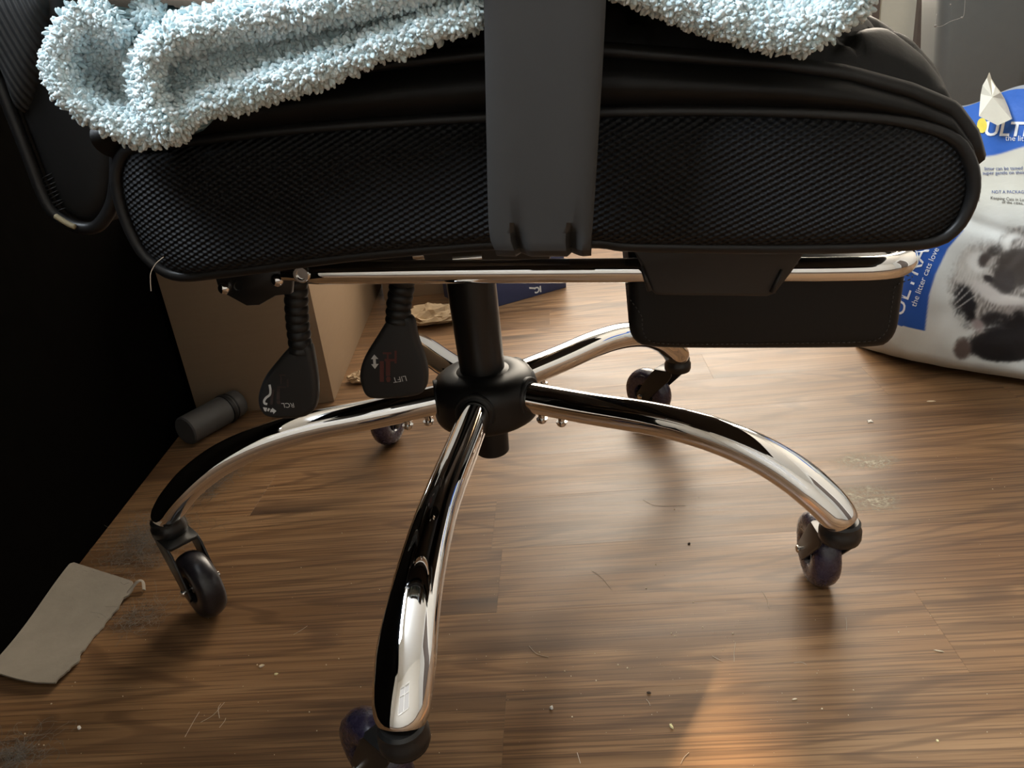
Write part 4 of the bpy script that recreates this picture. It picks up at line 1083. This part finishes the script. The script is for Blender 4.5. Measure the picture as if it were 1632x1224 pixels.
x_, y_ = FL(225, 985); fluff('dust_clump', x_, y_, .030, .025, .004, 170, 4, 'thin film of dust beside the torn edge of the card')
x_, y_ = FL(22, 1212); fluff('dust_clump', x_, y_, .026, .020, .006, 260, 5, 'pale lint clump in the lower left corner of the floor', .00012)
if False: fluff('dust_clump', x_+.05, y_, .018, .035, .012, 420, 8, 'dark dust clump at the left edge below the torn card', .00020)

def chip(name, px, py, L, w, h, rot, mat, label, cat='crumb', seed=0, star=False, group=None):
    x, y = FL(px, py); rg_ = np.random.default_rng(seed+int(px)); n = 9; V, F = [], []
    for k in range(n):
        a = 2*PI*k/n; s = (1.0 if not star else (1.25 if k % 2 else .6))*rg_.uniform(.75, 1.1); V.append((L/2*math.cos(a)*s, w/2*math.sin(a)*s, .0002))
    for k in range(n): V.append((V[k][0]*.8, V[k][1]*.8, h*rg_.uniform(.7, 1.2)))
    for k in range(n): F.append((k, (k+1) % n, n+(k+1) % n, n+k))
    F.append(tuple(range(n))[::-1]); F.append(tuple(n+k for k in range(n)))
    o = mesh(name, V, F, M[mat], smooth=False, rotz=rot, loc=(x, y, 0)); return tag(o, label, cat, group)
chip('paper_flake', 1387, 672, .0095, .0085, .0015, .3, 'crumb_white', 'cream star-shaped paper flake on the floor below the litter bag', 'flake', star=True)
chip('wood_splinter', 1484, 640, .011, .0028, .0010, -.2, 'crumb', 'flat cream splinter on the floor just under the litter bag', 'splinter')
chip('cereal_sliver', 1070, 1158, .0022, .0052, .0015, .25, 'crumb_yellow', 'pale yellow sliver left of the warm sun patch', 'crumb')
chip('litter_grain', 879, 1129, .0028, .0026, .002, 0, 'crumb_white', 'white grain on the boards right of the front wheel', 'crumb')
chip('straw_sliver', 1266, 1115, .0046, .0012, .0008, .05, 'crumb', 'pale straw sliver on the board right of the sun patch', 'splinter')
chip('straw_splinter', 1496, 1038, .0085, .0010, .0008, -.45, 'crumb', 'thin pale splinter lying near the lower right of the floor', 'splinter')
chip('seed_husk', 440, 1075, .0038, .0022, .0012, .3, 'crumb_yellow', 'pale seed husk on the boards left of the front leg', 'seed')
chip('dry_crumb', 417, 1062, .0050, .0030, .0012, .4, 'crumb', 'tan crumb just left of the seed husk', 'crumb')
chip('litter_grain', 127, 1161, .0032, .0028, .002, .4, 'crumb_white', 'white grain alone on the boards below the torn card', 'crumb')
chip('yellow_bit', 1494, 1181, .0018, .0022, .001, .4, 'crumb_yellow', 'tiny yellow bit near the bottom right of the floor', 'crumb')
chip('dark_seed', 1034, 1105, .0034, .0020, .0012, -.2, 'crumb_dark', 'small dark seed on the board above the yellow sliver', 'seed')
chip('dark_seed', 1098, 867, .0030, .0024, .0015, .2, 'crumb_dark', 'small dark seed on the floor left of the right wheel', 'seed')
# uncounted specks and loose hairs
spots = [(1070, 1010), (1075, 1014), (1078, 1008), (1152, 1036), (1154, 1030), (1045, 900), (1053, 895), (1030, 938), (1057, 813), (1075, 812), (1105, 960), (1168, 1010), (1120, 1000), (948, 1042), (912, 1143), (900, 1070), (910, 1078), (1224, 1010), (1432, 1008), (1474, 1012), (1360, 1100), (1506, 922), (1582, 780), (1581, 764), (1421, 797), (560, 930), (605, 940), (480, 905), (640, 895), (545, 850), (660, 1055), (575, 1095), (232, 1020), (120, 1088), (82, 1122), (196, 1110), (62, 1187), (70, 1188), (40, 1170), (410, 1060), (520, 1060), (540, 1050), (493, 1135), (505, 1165), (700, 1200), (950, 1085), (985, 1060), (1000, 1065), (860, 1040), (870, 1080), (1310, 1130), (1352, 1140)]
J = Join(); rg_ = np.random.default_rng(5)
for i in range(330):
    if i < len(spots): px, py = spots[i]; s_ = rg_.uniform(.0006, .0013)
    else: px, py = rg_.uniform(60, 1632), rg_.uniform(690, 1224); s_ = rg_.uniform(.0002, .0006)
    if i >= len(spots) and i % 3 == 0: px, py = rg_.normal(1040, 130), rg_.normal(990, 80)
    x, y = FL(px, py); V, F = box_geo((0, 0, .5), (1, .8, 1)); r_ = rg_.uniform(0, 3)
    J.add(([(x+(v[0]*math.cos(r_)-v[1]*math.sin(r_))*s_*(1-.3*v[2]), y+(v[0]*math.sin(r_)+v[1]*math.cos(r_))*s_*(1-.3*v[2]), .0001+v[2]*s_*.6) for v in V], F))
tag(mesh('crumbs', J.V, J.F, M['crumb'], smooth=False), 'fine pale crumbs scattered over the laminate boards', 'crumbs', kind='stuff')
hairs = [[(1025, 797), (1045, 806), (1092, 806)], [(944, 910), (960, 922), (975, 940)], [(1215, 943), (1222, 955), (1226, 970)], [(843, 1030), (855, 1042), (875, 1048)], [(1172, 1025), (1170, 1040), (1170, 1055)], [(1265, 1057), (1278, 1056), (1285, 1060)], [(1135, 1046), (1142, 1050), (1152, 1055)], [(1348, 985), (1349, 995), (1349, 1005)], [(295, 1175), (310, 1148), (318, 1135)], [(320, 1152), (340, 1140), (358, 1120)], [(360, 1145), (358, 1150), (350, 1160)], [(468, 1012), (480, 1005), (490, 998)], [(1030, 1115), (1034, 1120), (1036, 1125)], [(920, 1200), (923, 1210), (925, 1217)], [(1085, 1218), (1090, 1208), (1098, 1200)], [(350, 1145), (348, 1130), (352, 1122)]]
J = Join()
for hpx in hairs:
    P = [(*FL(*q), .0004) for q in spline(hpx, 5)]; J.add(tube_geo(P, .00018, 4, caps=False))
tag(mesh('pet_hairs', J.V, J.F, M['hair']), 'loose pale pet hairs lying on the laminate floor', 'hair', kind='stuff')
# dried residue on the boards behind the right wheel
def film(px, py, rx, ry, label):
    x, y = FL(px, py); V, F, W_ = [], [], []; n = 40
    for s_ in (1.0, .7, .4, .05):
        for k in range(n):
            a = 2*PI*k/n; f_ = 1+.25*mnoise.noise(Vector((math.cos(a)*2, math.sin(a)*2, px))); V.append((rx*math.cos(a)*s_*f_, ry*math.sin(a)*s_*f_, .00035)); W_.append(min(1, (1-s_)*2.2))
    for i in range(3):
        for k in range(n): F.append((i*n+k, i*n+(k+1) % n, (i+1)*n+(k+1) % n, (i+1)*n+k))
    F.append(tuple(3*n+k for k in range(n)))
    o = mesh('dried_spill', V, F, M['residue'], loc=(x, y, 0), rotz=PLANK_TH); at_ = o.data.attributes.new('film', 'FLOAT', 'POINT'); at_.data.foreach_set('value', W_)
    return tag(o, label, 'stain')
film(1378, 735, .040, .022, 'dried pale residue on the floor, the upper patch behind the right wheel')
film(1382, 795, .036, .030, 'dried pale residue on the floor, the lower patch beside the right wheel')
